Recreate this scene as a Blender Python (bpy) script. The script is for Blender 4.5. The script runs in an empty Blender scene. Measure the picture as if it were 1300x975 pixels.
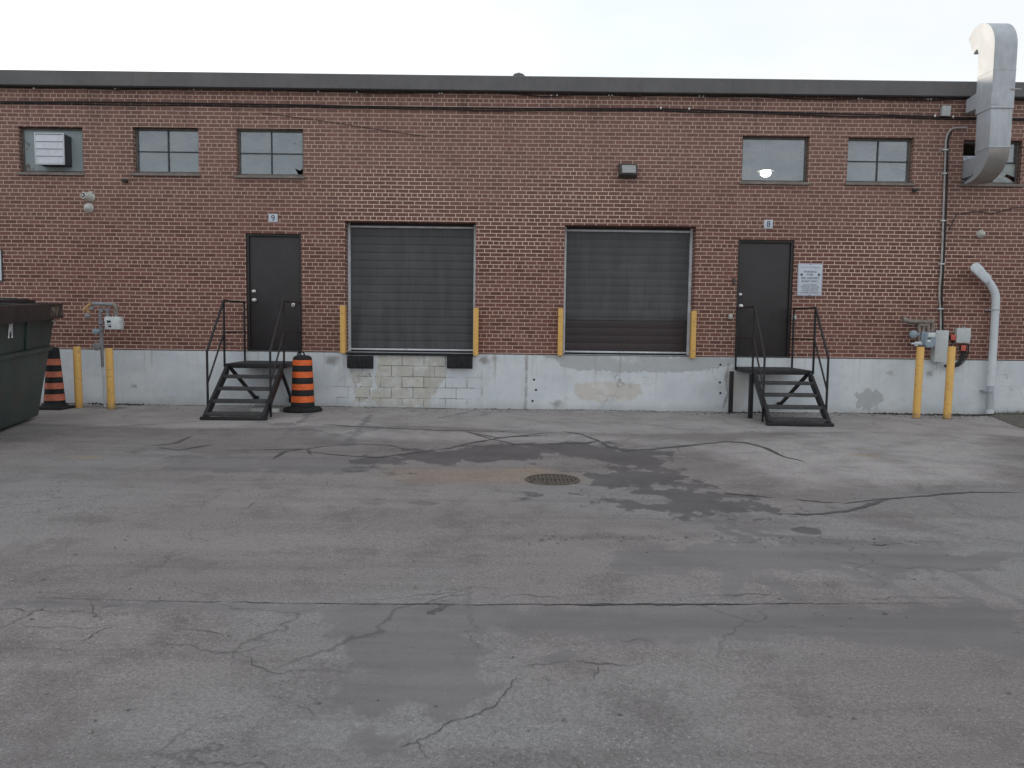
import bpy, bmesh, math, random
import numpy as np
from mathutils import Vector, Matrix
from mathutils.geometry import tessellate_polygon
random.seed(7)
RNG = np.random.default_rng(11)
rad = math.radians
SC = bpy.context.scene
COL = SC.collection

# ------------------------------------------------------------------ survey
# camera station and a helper that turns a sighted direction into a point on a real plane
F, CX, CY = 990.0, 650.0, 487.5
D, H, PITCH, ROLL = 14.6, 1.58, rad(4.36), 0.0122
cp, sp = math.cos(PITCH), math.sin(PITCH)
R0, FW, U0 = Vector((1, 0, 0)), Vector((0, cp, -sp)), Vector((0, sp, cp))
CR = R0 * math.cos(ROLL) + U0 * math.sin(ROLL)
CU = U0 * math.cos(ROLL) - R0 * math.sin(ROLL)
EYE = Vector((0, -D, H))
def ray(u, v):
    return CR * ((u - CX) / F) + CU * (-(v - CY) / F) + FW
def on_y(u, v, y=0.0):
    r = ray(u, v); t = (y + D) / r.y
    return EYE + r * t
def on_z(u, v, z=0.0):
    r = ray(u, v); t = (z - H) / r.z
    return EYE + r * t
def rect(u0, v0, u1, v1, y=0.0):
    """x0,x1,z0,z1 of an upright rectangle on the plane y"""
    a, b, c, d = on_y(u0, v0, y), on_y(u1, v0, y), on_y(u0, v1, y), on_y(u1, v1, y)
    return (a.x + c.x) / 2, (b.x + d.x) / 2, (c.z + d.z) / 2, (a.z + b.z) / 2

# ------------------------------------------------------------------ node helpers
def new_mat(name):
    m = bpy.data.materials.new(name); m.use_nodes = True
    nt = m.node_tree
    for n in list(nt.nodes): nt.nodes.remove(n)
    return m, nt
class NT:
    def __init__(s, nt): s.nt = nt
    def n(s, typ, ins=None, **kw):
        nd = s.nt.nodes.new(typ)
        for k, v in kw.items(): setattr(nd, k, v)
        for k, v in (ins or {}).items(): s.put(nd.inputs[k], v)
        return nd
    def put(s, sock, v):
        if isinstance(v, bpy.types.NodeSocket): s.nt.links.new(v, sock)
        elif isinstance(v, tuple) and len(v) == 3 and sock.type == 'RGBA': sock.default_value = (*v, 1)
        else: sock.default_value = v
    def math(s, op, a, b=0.0, c=None, clamp=False):
        nd = s.n('ShaderNodeMath', operation=op, use_clamp=clamp)
        s.put(nd.inputs[0], a); s.put(nd.inputs[1], b)
        if c is not None: s.put(nd.inputs[2], c)
        return nd.outputs[0]
    def mix(s, f, a, b, mode='MIX'):
        nd = s.n('ShaderNodeMix', data_type='RGBA', blend_type=mode)
        s.put(nd.inputs[0], f); s.put(nd.inputs[6], a); s.put(nd.inputs[7], b)
        return nd.outputs[2]
    def fmix(s, f, a, b):
        nd = s.n('ShaderNodeMix', data_type='FLOAT')
        s.put(nd.inputs[0], f); s.put(nd.inputs[2], a); s.put(nd.inputs[3], b)
        return nd.outputs[0]
    def noise(s, vec, scale, detail=4, rough=0.55, dist=0.0):
        nd = s.n('ShaderNodeTexNoise', {'Vector': vec, 'Scale': scale, 'Detail': detail, 'Roughness': rough, 'Distortion': dist})
        return nd.outputs['Fac']
    def ncol(s, vec, scale, detail=3):
        nd = s.n('ShaderNodeTexNoise', {'Vector': vec, 'Scale': scale, 'Detail': detail})
        return nd.outputs['Color']
    def rng(s, x, a, b, c=0.0, d=1.0, smooth=True):
        nd = s.n('ShaderNodeMapRange', {'Value': x, 'From Min': a, 'From Max': b, 'To Min': c, 'To Max': d},
                 interpolation_type='SMOOTHSTEP' if smooth else 'LINEAR', clamp=True)
        return nd.outputs[0]
    def attr(s, name):
        return s.n('ShaderNodeAttribute', attribute_name=name).outputs['Fac']
    def vec(s, v, scale=(1, 1, 1), loc=(0, 0, 0)):
        return s.n('ShaderNodeMapping', {'Vector': v, 'Scale': scale, 'Location': loc}).outputs[0]
    def objco(s): return s.n('ShaderNodeTexCoord').outputs['Object']
    def pos(s): return s.n('ShaderNodeNewGeometry').outputs['Position']
    def bump(s, h, strength=0.3, dist=0.01, normal=None):
        nd = s.n('ShaderNodeBump', {'Height': h, 'Strength': strength, 'Distance': dist})
        if normal: s.put(nd.inputs['Normal'], normal)
        return nd.outputs[0]
    def bsdf(s, color, rough=0.6, metal=0.0, normal=None, spec=0.5, **kw):
        nd = s.n('ShaderNodeBsdfPrincipled', {'Base Color': color, 'Roughness': rough, 'Metallic': metal, 'Specular IOR Level': spec})
        if normal: s.put(nd.inputs['Normal'], normal)
        for k, v in kw.items(): s.put(nd.inputs[k], v)
        return nd.outputs[0]
    def out(s, sh):
        o = s.n('ShaderNodeOutputMaterial'); s.nt.links.new(sh, o.inputs['Surface'])

def worn(name, c, rough=0.55, metal=0.0, var=0.25, dirt=None, dirt_amt=0.35, scale=4.0, bump=0.15, bscale=60, spec=0.4):
    """painted / metal / plastic surface with uneven tone, grime with a shape of its own and a slight bump"""
    m, nt = new_mat(name); t = NT(nt); p = t.pos()
    n1 = t.noise(p, scale, 5, 0.6); n2 = t.noise(t.vec(p, (1, 1, .35)), scale * 5, 4, 0.6)
    k = t.math('ADD', t.math('MULTIPLY', n1, 0.6), t.math('MULTIPLY', n2, 0.4))
    lo = tuple(max(0, x * (1 - var)) for x in c); hi = tuple(min(1, x * (1 + var)) for x in c)
    colr = t.mix(t.rng(k, .33, .67), lo, hi)
    if dirt:
        d = t.rng(t.noise(p, scale * 2.3, 6, 0.7), .5, .72)
        colr = t.mix(t.math('MULTIPLY', d, dirt_amt), colr, dirt)
    rg = t.fmix(n2, max(.05, rough - .12), min(1, rough + .12))
    t.out(t.bsdf(colr, rg, metal, t.bump(t.noise(p, bscale, 3), bump, .004), spec))
    return m

M = {}
M['fascia'] = worn('fascia_metal', (.128, .122, .122), .5, 0, .14, (.17, .155, .14), .4, 1.6)
M['white_metal'] = worn('white_trim', (.62, .63, .65), .45, 0, .15, (.3, .28, .26), .5, 5)
M['frame'] = worn('window_frame_paint', (.13, .115, .105), .6, 0, .25, (.3, .26, .22), .5, 6)
M['mullion'] = worn('mullion_steel', (.05, .055, .06), .5)
M['stone'] = worn('sill_stone', (.24, .205, .185), .85, 0, .2, (.12, .11, .1), .5, 5, .3)
M['door'] = worn('door_paint', (.031, .0255, .0265), .42, 0, .15, (.045, .043, .045), .4, 2.5, .08)
M['door_frame'] = worn('door_frame_paint', (.03, .024, .024), .5, 0, .2, (.07, .05, .04), .4, 6)
M['chrome'] = worn('dull_chrome', (.62, .6, .58), .3, .9, .1)
M['steel_black'] = worn('black_steel', (.019, .0185, .021), .48, .2, .3, (.07, .042, .03), .55, 7, .25, 90)
M['tread'] = worn('tread_steel', (.062, .06, .062), .7, .1, .3, (.13, .115, .1), .7, 6, .4, 120)
M['rail'] = worn('rail_brown_black', (.024, .019, .02), .5, .1, .3, (.09, .045, .03), .5, 9, .2)
M['rubber'] = worn('black_rubber', (.014, .014, .015), .75, 0, .3, (.05, .048, .045), .4, 6, .3, 80)
M['orange'] = worn('orange_sheeting', (.82, .15, .03), .5, 0, .12, (.22, .07, .04), .6, 11, .1)
M['orange_faded'] = worn('faded_orange_sheeting', (.58, .17, .10), .6, 0, .2, (.12, .06, .05), .8, 9, .1)
m, nt = new_mat('yellow_paint'); t = NT(nt); p = t.pos()
zz_ = t.n('ShaderNodeSeparateXYZ', {0: p}).outputs[2]
c = t.mix(t.noise(p, 3, 5, .6), (.70, .40, .10), (.80, .49, .15))
sc = t.rng(t.noise(t.vec(p, (1, 1, 3)), 9, 6, .75), .56, .63); c = t.mix(t.math('MULTIPLY', sc, .7), c, (.30, .20, .12))
ru = t.rng(t.noise(t.vec(p, (1, 1, .3)), 22, 4, .7), .68, .72); c = t.mix(t.math('MULTIPLY', ru, .7), c, (.14, .07, .04))
ft_ = t.rng(t.math('ADD', zz_, t.math('MULTIPLY', t.noise(p, 12, 4), .25)), .12, .3, 1, 0); c = t.mix(t.math('MULTIPLY', ft_, .6), c, (.28, .18, .10))
t.out(t.bsdf(c, .55, 0, t.bump(t.math('ADD', sc, ru), .2, .002, None), .4))
M['yellow'] = m
M['bin_green'] = worn('bin_green_paint', (.026, .044, .039), .5, 0, .35, (.075, .04, .026), .75, 1.5, .5, 7)
M['bin_rim'] = worn('bin_rim_paint', (.036, .027, .025), .6, 0, .35, (.075, .04, .028), .6, 4, .3)
m, nt = new_mat('flaked_rust'); t = NT(nt); p = t.pos()
n1 = t.rng(t.noise(t.vec(p, (1, 1, .5)), 11, 5, .75), .50, .58)
t.out(t.bsdf(t.mix(n1, (.036, .027, .025), (.26, .20, .15)), .8, 0, t.bump(n1, .3, .004)))
M['rust_flake'] = m
M['lid'] = worn('lid_plastic', (.03, .031, .034), .5, 0, .25)
M['white_paint'] = worn('white_mark', (.8, .81, .82), .6)
M['galv'] = worn('galvanized_sheet', (.47, .49, .52), .55, .12, .14, (.42, .4, .36), .5, 2.2, .08, 25)
m, nt = new_mat('elbow_sheet'); t = NT(nt); p = t.pos()
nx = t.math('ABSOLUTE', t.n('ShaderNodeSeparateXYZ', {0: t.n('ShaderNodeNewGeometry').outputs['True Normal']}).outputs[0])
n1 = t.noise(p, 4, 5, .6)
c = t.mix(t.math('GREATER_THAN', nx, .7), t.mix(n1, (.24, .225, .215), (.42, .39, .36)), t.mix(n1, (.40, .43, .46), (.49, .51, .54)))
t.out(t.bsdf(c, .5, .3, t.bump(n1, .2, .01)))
M['galv_mixed'] = m
M['galv_old'] = worn('tarnished_elbow', (.30, .29, .285), .45, .5, .35, (.4, .31, .24), .7, 4, .2, 30)
M['grey_box'] = worn('grey_enclosure', (.52, .54, .535), .5, 0, .07, (.3, .3, .29), .4, 7)
M['meter_grey'] = worn('meter_grey_paint', (.27, .33, .38), .5, 0, .12, (.2, .2, .2), .4, 8)
M['meter_white'] = worn('meter_white_case', (.66, .69, .68), .45, 0, .08, (.4, .4, .38), .4, 9)
M['pipe_grey'] = worn('pipe_grey_paint', (.25, .25, .265), .5, .1, .2, (.16, .12, .1), .5, 14)
M['pipe_old'] = worn('pipe_weathered', (.26, .22, .19), .6, .2, .35, (.12, .09, .075), .7, 14)
M['conduit'] = worn('old_conduit', (.42, .40, .385), .6, .1, .25, (.16, .12, .10), .8, 9)
M['brass'] = worn('brass_fitting', (.40, .23, .11), .5, .3, .3, (.2, .1, .05), .5, 14)
M['pvc'] = worn('pvc_pipe', (.62, .65, .68), .45, 0, .06, (.33, .33, .33), .4, 3)
M['pvc_grey'] = worn('pvc_grey', (.40, .43, .46), .5, 0, .1)
M['cable'] = worn('black_cable', (.018, .017, .018), .6, 0, .3)
M['cable_old'] = worn('dusty_cable', (.05, .042, .04), .7, 0, .3)
M['clip'] = worn('white_clip', (.75, .74, .72), .5)
M['red'] = worn('red_plate', (.55, .09, .065), .5, 0, .15, (.6, .4, .35), .4, 30)
M['cam_white'] = worn('camera_housing', (.56, .56, .52), .45, 0, .1, (.3, .29, .27), .5, 20)
M['lens'] = worn('lens_black', (.01, .01, .011), .12)
M['sign'] = worn('sign_white', (.58, .62, .68), .5, 0, .04, (.45, .46, .5), .4, 8)
M['sign_edge'] = worn('sign_border', (.45, .42, .47), .5, 0, .05)
M['ink'] = worn('sign_ink', (.03, .035, .05), .6)
M['ink_pale'] = worn('sign_ink_faded', (.30, .33, .38), .6)
M['bronze'] = worn('bronze_housing', (.07, .065, .062), .5, .2, .25)
M['prism'] = worn('prismatic_lens', (.36, .36, .35), .25, 0, .2, (.5, .49, .45), .5, 22)
M['louvre'] = worn('louvre_metal', (.60, .62, .66), .45, .15, .07, (.4, .38, .36), .4, 5)
M['louvre_box'] = worn('exhaust_box', (.05, .052, .062), .55, .1, .2)
M['plank'] = worn('pale_plank', (.55, .54, .52), .8, 0, .15, (.3, .28, .26), .5, 5)
M['plaster'] = worn('interior_plaster', (.35, .35, .34), .9)
M['concrete_floor'] = worn('interior_floor', (.25, .25, .25), .9)
M['roofing'] = worn('roof_membrane', (.12, .12, .125), .9)
M['frosted'] = worn('clouded_pane', (.34, .37, .36), .35, 0, .25, (.5, .52, .5), .4, 6)
M['tin'] = worn('grey_tin_sheet', (.45, .48, .52), .5, .3, .1)
M['grate'] = worn('rusty_iron', (.10, .08, .065), .9, .0, .35, (.17, .13, .095), .8, 20, .4)

# plywood infill with peeling paint
m, nt = new_mat('painted_board'); t = NT(nt); p = t.pos()
peel = t.rng(t.noise(t.vec(p, (1, 1, .7)), 7, 6, .7), .56, .62)
side = t.rng(t.n('ShaderNodeSeparateXYZ', {0: p}).outputs[0], -9.05, -8.75, 1, 0)
c = t.mix(t.noise(p, 3, 4), (.27, .32, .335), (.36, .41, .415))
c = t.mix(t.math('MULTIPLY', peel, t.math('ADD', t.math('MULTIPLY', side, .7), .1)), c, (.12, .085, .065))
t.out(t.bsdf(c, .7, 0, t.bump(t.noise(p, 50, 3), .2, .003)))
M['board'] = m

# dusty window glass over a dark room; dust tone also carries painted cloud reflections
m, nt = new_mat('dusty_glass'); t = NT(nt); p = t.pos()
g = t.n('ShaderNodeBsdfGlossy', {'Color': (.95, .97, 1.0), 'Roughness': .035}).outputs[0]
tr = t.n('ShaderNodeBsdfTransparent', {'Color': (.8, .84, .84)}).outputs[0]
df = t.n('ShaderNodeBsdfDiffuse', {'Color': (.30, .35, .385)}).outputs[0]
s1 = t.n('ShaderNodeMixShader', {0: .15, 1: tr, 2: g}).outputs[0]
dust_refl = t.fmix(t.rng(t.noise(t.vec(p, (1, 1, 1.6)), 2.6, 5, .6), .35, .7), .10, .34)
t.out(t.n('ShaderNodeMixShader', {0: dust_refl, 1: s1, 2: df}).outputs[0])
M['glass'] = m

m, nt = new_mat('lit_diffuser'); t = NT(nt)
t.out(t.n('ShaderNodeEmission', {'Color': (1, .93, .75), 'Strength': 22.0}).outputs[0])
M['lamp'] = m

# overhead doors: painted steel, scuffed
def shutter(name, c, c2):
    m, nt = new_mat(name); t = NT(nt); p = t.pos()
    streak = t.noise(t.vec(p, (5, 1, .5)), 1.6, 5, .6)
    blot = t.noise(p, 1.4, 4, .6)
    cl = t.mix(t.rng(streak, .35, .7), c, c2)
    cl = t.mix(t.math('MULTIPLY', t.rng(blot, .5, .7), .35), cl, tuple(x * 1.5 for x in c2))
    sc = t.rng(t.noise(t.vec(p, (1, 1, 14)), 3, 4, .7), .66, .72)
    cl = t.mix(t.math('MULTIPLY', sc, .25), cl, (.16, .17, .18))
    t.out(t.bsdf(cl, t.fmix(blot, .34, .56), 0, t.bump(t.noise(t.vec(p, (.6, 1, 2)), 3, 3), .12, .03), .5))
    return m
M['shutter'] = shutter('grey_shutter', (.047, .047, .049), (.070, .0705, .073))
M['shutter_brown'] = shutter('brown_shutter', (.028, .0165, .0175), (.034, .021, .022))

# brick: running bond, header course every sixth row
m, nt = new_mat('red_brick'); t = NT(nt); p = t.pos()
xyz = t.n('ShaderNodeSeparateXYZ', {0: p})
wob = t.math('MULTIPLY', t.math('SUBTRACT', t.noise(p, .9, 2), .5), .012)
bu = t.math('ADD', t.math('ADD', xyz.outputs[0], xyz.outputs[1]), 40.0 + .05)
RH, BW_ = .0714, .2165
bv = t.math('ADD', t.math('ADD', xyz.outputs[2], wob), 6 * RH * 20 + RH * .5 - on_y(400, 216.2).z)     # header course found at this height
cv = t.n('ShaderNodeCombineXYZ', {0: bu, 1: bv, 2: 0.0}).outputs[0]
jit = t.n('ShaderNodeVectorMath', {0: t.ncol(p, 16, 3), 1: (.5, .5, .5)}, operation='SUBTRACT').outputs[0]
jit = t.n('ShaderNodeVectorMath', {0: jit, 1: (.009, .007, 0)}, operation='MULTIPLY').outputs[0]
cv2 = t.n('ShaderNodeVectorMath', {0: cv, 1: jit}, operation='ADD').outputs[0]
bk = t.n('ShaderNodeTexBrick', {'Vector': cv2, 'Color1': (0, 0, 0), 'Color2': (1, 1, 1), 'Mortar': (.5, .5, .5), 'Scale': 1.0,
     'Mortar Size': .0058, 'Mortar Smooth': .12, 'Bias': -.1, 'Brick Width': BW_, 'Row Height': RH},
     offset=.5, offset_frequency=2, squash=.5, squash_frequency=6)
rnd, mort = bk.outputs['Color'], bk.outputs['Fac']
ramp = t.n('ShaderNodeValToRGB', {'Fac': rnd})
cr = ramp.color_ramp
cols = [(0, (.085, .048, .043)), (.2, (.155, .080, .068)), (.5, (.205, .107, .089)), (.75, (.235, .132, .108)), (.93, (.16, .10, .088)), (1, (.27, .16, .13))]
cr.elements[0].position, cr.elements[0].color = 0, (*cols[0][1], 1)
cr.elements[1].position, cr.elements[1].color = 1, (*cols[-1][1], 1)
for q, cc in cols[1:-1]:
    e = cr.elements.new(q); e.color = (*cc, 1)
bc = t.mix(.32, ramp.outputs[0], (.20, .106, .090))
bc = t.mix(t.math('MULTIPLY', t.rng(t.noise(p, 38, 4, .65), .35, .75), .35), bc, (.085, .05, .048))
# lower courses are redder and darker, upper ones weathered to a dusty mauve
wz = t.math('ADD', xyz.outputs[2], t.math('MULTIPLY', t.math('SUBTRACT', t.noise(p, .5, 4), .5), 2.2))
up = t.rng(wz, 2.2, 4.8)
bc = t.mix(t.math('MULTIPLY', up, .5), bc, (.228, .150, .130))
bc = t.mix(t.math('MULTIPLY', t.math('SUBTRACT', 1.0, up), .3), bc, (.140, .060, .048))
soot = t.rng(t.noise(t.vec(p, (1, 1, .4)), .8, 6, .65), .5, .75)
bc = t.mix(t.math('MULTIPLY', soot, .35), bc, (.10, .078, .066))
moss = t.rng(t.noise(t.vec(p, (.8, 1, 2.2)), .6, 5, .7), .6, .75)
bc = t.mix(t.math('MULTIPLY', moss, .3), bc, (.13, .115, .085))
mo = t.mix(t.noise(p, 5, 5, .65), (.46, .37, .31), (.66, .55, .48))
mo = t.mix(t.math('MULTIPLY', t.rng(t.noise(p, .7, 4, .6), .42, .7), .55), mo, (.42, .31, .265))
for u_, v_, rx in ((505, 262, 1.7), (735, 266, 1.5), (1120, 330, 2.0), (640, 300, 1.2)):       # re-pointed areas
    c_ = on_y(u_, v_); dd = t.n('ShaderNodeVectorMath', {0: t.vec(p, (1 / rx, 0, 1.6 / rx)), 1: (c_.x / rx, 0, c_.z * 1.6 / rx)}, operation='DISTANCE').outputs[1]
    k_ = t.rng(t.math('ADD', dd, t.math('MULTIPLY', t.math('SUBTRACT', t.noise(p, 1.6, 5, .7), .5), 1.6)), .35, 1.0, 1, 0)
    mo = t.mix(t.math('MULTIPLY', k_, .75), mo, (.80, .68, .57)); bc = t.mix(t.math('MULTIPLY', k_, .25), bc, (.11, .06, .05))
drip = t.math('MULTIPLY', t.rng(t.noise(t.vec(p, (4.5, 1, .22)), 1.3, 5, .65), .50, .68), t.rng(t.math('ADD', xyz.outputs[2], t.math('MULTIPLY', t.noise(t.vec(p, (3, 1, .3)), 1.1, 3), 2.2)), 5.2, 6.9))
bc = t.mix(t.math('MULTIPLY', drip, .45), bc, (.075, .055, .05)); mo = t.mix(t.math('MULTIPLY', drip, .5), mo, (.25, .19, .17))
fade = t.rng(t.noise(p, 2.1, 5, .7), .6, .74)           # joints smeared over or dirt-filled
mo = t.mix(t.math('MULTIPLY', fade, .75), mo, (.20, .13, .115))
fc = t.mix(1.0, t.mix(mort, bc, mo), (1.14, 1.02, .97), 'MULTIPLY')
hgt = t.math('ADD', t.math('MULTIPLY', t.math('SUBTRACT', 1.0, mort), 1.0), t.math('MULTIPLY', t.noise(p, 70, 3), .35))
t.out(t.bsdf(fc, .86, 0, t.bump(hgt, .55, .006), .25))
M['brick'] = m

# painted concrete plinth with bared blocks and new concrete patches
m, nt = new_mat('painted_concrete'); t = NT(nt); p = t.pos()
xyz = t.n('ShaderNodeSeparateXYZ', {0: p})
n1 = t.noise(p, 1.3, 6, .6); n2 = t.noise(p, 9, 5, .65)
paint = t.mix(t.rng(n1, .3, .7), (.56, .595, .62), (.68, .70, .715))
paint = t.mix(t.math('MULTIPLY', t.rng(n2, .55, .8), .3), paint, (.42, .42, .41))
strk = t.rng(t.noise(t.vec(p, (7, 1, .5)), 1.2, 5, .6), .55, .75)
paint = t.mix(t.math('MULTIPLY', strk, .3), paint, (.46, .455, .44))
def ragged(name, lo=.42, hi=.58, amp=.7, sc=9):
    a = t.attr(name)
    return t.rng(t.math('ADD', a, t.math('MULTIPLY', t.math('SUBTRACT', t.noise(p, sc, 6, .65), .5), amp)), lo, hi)
bare = ragged('bare', .42, .56, 1.3, 6); tan = ragged('tan', .3, .8, 1.6, 5); newc = ragged('newc', .44, .54, 1.3, 8); stain = ragged('stain', .35, .8, .9, 7)
cvb = t.n('ShaderNodeCombineXYZ', {0: t.math('ADD', xyz.outputs[0], 20.07), 1: t.math('ADD', xyz.outputs[2], .015), 2: 0.0}).outputs[0]
cvb = t.n('ShaderNodeVectorMath', {0: cvb, 1: t.n('ShaderNodeVectorMath', {0: t.ncol(p, 6, 4), 1: (.022, .022, 0)}, operation='MULTIPLY').outputs[0]}, operation='ADD').outputs[0]
blk = t.n('ShaderNodeTexBrick', {'Vector': cvb, 'Color1': (0, 0, 0), 'Color2': (1, 1, 1), 'Scale': 1.0, 'Mortar Size': .006, 'Mortar Smooth': .0,
      'Brick Width': .405, 'Row Height': .203}, offset=.5, offset_frequency=2)
joint = blk.outputs['Fac']
blockc = t.mix(blk.outputs['Color'], (.47, .445, .385), (.56, .53, .465))
blockc = t.mix(t.rng(n2, .4, .7), blockc, (.44, .42, .38))
c = t.mix(t.math('MULTIPLY', tan, .7), paint, t.mix(n2, (.50, .44, .37), (.64, .58, .51)))
c = t.mix(t.math('MULTIPLY', bare, t.rng(t.noise(p, 3.5, 5, .7), .25, .6, .45, .95)), c, blockc)
jl = t.math('MULTIPLY', joint, t.math('MAXIMUM', t.math('MULTIPLY', bare, t.rng(t.noise(p, 3.1, 3), .36, .5)),
     t.math('MULTIPLY', t.attr('joints'), t.rng(t.noise(p, 2.3, 4), .42, .58))))
c = t.mix(t.math('MULTIPLY', jl, .85), c, (.085, .08, .075))
c = t.mix(newc, c, t.mix(n2, (.40, .41, .415), (.50, .51, .515)))
c = t.mix(t.math('MULTIPLY', stain, .75), c, (.2, .185, .165))
# hairline crazing
wv = t.n('ShaderNodeVectorMath', {0: p, 1: t.n('ShaderNodeVectorMath', {0: t.ncol(p, 3, 4), 1: (.35, .35, .35)}, operation='MULTIPLY').outputs[0]}, operation='ADD').outputs[0]
vor = t.n('ShaderNodeTexVoronoi', {'Vector': wv, 'Scale': 1.5}, feature='DISTANCE_TO_EDGE').outputs['Distance']
cr_ = t.math('MULTIPLY', t.rng(vor, .003, .008, 1, 0), t.rng(t.noise(p, .9, 3), .58, .66))
c = t.mix(t.math('MULTIPLY', cr_, .6), c, (.16, .15, .14))
blot = t.rng(t.noise(t.vec(p, (.8, 1, 1.2)), 2.2, 7, .7), .52, .66)
c = t.mix(t.math('MULTIPLY', blot, .32), c, (.44, .43, .41))
pale = t.rng(t.noise(t.vec(p, (.8, 1, 1.2), (9, 0, 4)), 1.6, 7, .7), .54, .66)
c = t.mix(t.math('MULTIPLY', pale, .4), c, (.74, .755, .76))
run_ = t.math('MULTIPLY', t.rng(t.noise(t.vec(p, (6, 1, .25), (3, 0, 0)), 1.5, 4, .6), .58, .70), t.rng(xyz.outputs[2], .25, .95))
c = t.mix(t.math('MULTIPLY', run_, .45), c, (.33, .29, .25))
splash = t.rng(t.math('ADD', xyz.outputs[2], t.math('MULTIPLY', n1, .25)), .1, .32, 1, 0)
c = t.mix(t.math('MULTIPLY', splash, .45), c, (.38, .37, .35))
h = t.math('ADD', t.math('MULTIPLY', n2, .6), t.math('ADD', t.math('MULTIPLY', jl, -1.5), t.math('MULTIPLY', newc, .5)))
t.out(t.bsdf(c, .8, 0, t.bump(h, .45, .012), .3))
M['plinth'] = m

# asphalt
m, nt = new_mat('old_asphalt'); t = NT(nt); p = t.pos()
def rag(name, lo, hi, amp, sc, stretch=(1, 1, 1)):
    a = t.attr(name)
    q = t.vec(p, stretch)
    nn = t.math('ADD', t.math('MULTIPLY', t.noise(q, sc, 5, .68), .75), t.math('MULTIPLY', t.noise(q, sc * .25, 3, .5), .25))
    return t.rng(t.math('ADD', a, t.math('MULTIPLY', t.math('SUBTRACT', nn, .5), amp)), lo, hi)
big = t.noise(t.vec(p, (.35, 1, 1)), .45, 5, .6)
mid = t.noise(t.vec(p, (.9, .85, 1)), 1.5, 8, .72)
tint = t.noise(p, .28, 3, .5)
c = t.mix(t.rng(big, .32, .68), (.134, .127, .126), (.175, .169, .168))
c = t.mix(t.math('MULTIPLY', t.rng(tint, .42, .62), .6), c, (.150, .160, .163))
c = t.mix(t.math('MULTIPLY', t.rng(mid, .47, .63), .58), c, (.095, .088, .088))
smear = t.noise(t.vec(p, (.16, 1.6, 1)), 1.6, 6, .62)
c = t.mix(t.math('MULTIPLY', t.rng(smear, .49, .66), .42), c, (.096, .090, .090))
c = t.mix(t.math('MULTIPLY', t.rng(smear, .30, .45, 1, 0), .25), c, (.205, .198, .195))
lite = rag('lite', .3, .75, .9, 2.5)
c = t.mix(t.math('MULTIPLY', lite, .74), c, t.mix(t.rng(mid, .35, .68), (.285, .282, .282), (.205, .203, .203)))
rust = rag('rust', .25, .95, .5, 2.2)
c = t.mix(t.math('MULTIPLY', rust, .6), c, (.20, .155, .11))
wear = t.noise(t.vec(p, (.6, 1, 1)), .8, 4, .6)
coarse = t.math('ADD', t.math('MULTIPLY', t.rng(wear, .42, .62), .55), .45)
# exposed stones
v1 = t.n('ShaderNodeTexVoronoi', {'Vector': p, 'Scale': 85.0})
stone = t.math('MULTIPLY', t.rng(v1.outputs['Distance'], .25, .5, 1, 0), t.rng(t.n('ShaderNodeSeparateColor', {0: v1.outputs['Color']}).outputs[0], .80, .98))
stone = t.math('MULTIPLY', stone, coarse)
fine = t.noise(p, 55, 2, .7); fine2 = t.noise(p, 150, 1, .7)
gr = t.math('ADD', t.math('MULTIPLY', fine, .5), t.math('MULTIPLY', fine2, .5))
smooth_ = t.attr('patch')
patch = rag('patch', .36, .60, 2.2, 4.0, (1.1, .75, 1))
wet = rag('wet', .44, .50, 2.9, 3.2, (1.0, .8, 1))
spat = t.math('MULTIPLY', t.rng(t.noise(t.vec(p, (.9, .8, 1)), 1.7, 8, .75), .625, .655), .85)   # scattered worn spots
keep = t.math('SUBTRACT', 1.0, t.math('MULTIPLY', t.math('MAXIMUM', patch, wet), .7))
c = t.mix(t.math('MULTIPLY', stone, t.math('MULTIPLY', keep, .55)), c, (.34, .335, .33))
c = t.mix(t.math('MULTIPLY', patch, .74), c, t.mix(t.rng(smear, .35, .65), (.092, .0905, .093), (.066, .065, .068)))
c = t.mix(t.math('MULTIPLY', wet, .84), c, t.mix(t.rng(mid, .3, .7), (.052, .050, .052), (.038, .037, .039)))
c = t.mix(t.math('MULTIPLY', spat, .5), c, (.07, .067, .068))
amp = t.math('MULTIPLY', keep, .85)
c = t.mix(amp, c, t.mix(t.rng(gr, .3, .7, 0, 1, False), (.36, .36, .36), (1.08, 1.07, 1.06)), 'MULTIPLY')
c = t.mix(1.0, c, (2.06, 1.94, 1.89), 'MULTIPLY')
# alligator cracks where the mat is tired
wv = t.n('ShaderNodeVectorMath', {0: t.vec(p, (1, 1, 1), (13.7, 5.3, 0)), 1: t.n('ShaderNodeVectorMath', {0: t.ncol(p, 1.7, 5), 1: (.9, .9, 0)}, operation='MULTIPLY').outputs[0]}, operation='ADD').outputs[0]
vor = t.n('ShaderNodeTexVoronoi', {'Vector': wv, 'Scale': .62}, feature='DISTANCE_TO_EDGE').outputs['Distance']
ck = t.math('MULTIPLY', t.rng(vor, .0015, .0075, 1, 0), t.rng(t.noise(p, .55, 4), .50, .60))
vor2 = t.n('ShaderNodeTexVoronoi', {'Vector': wv, 'Scale': 2.4}, feature='DISTANCE_TO_EDGE').outputs['Distance']
ck2 = t.math('MULTIPLY', t.rng(vor2, .004, .016, 1, 0), t.rng(t.noise(t.vec(p, (1, 1, 1), (31, 7, 0)), .6, 4), .60, .66))
ckk = t.math('MAXIMUM', ck, t.math('MULTIPLY', ck2, .7))
c = t.mix(t.math('MULTIPLY', ckk, .45), c, (.06, .056, .055))
hm = t.math('SUBTRACT', 1.0, t.math('MULTIPLY', t.math('MAXIMUM', t.attr('patch'), t.attr('wet')), .6))
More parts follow.
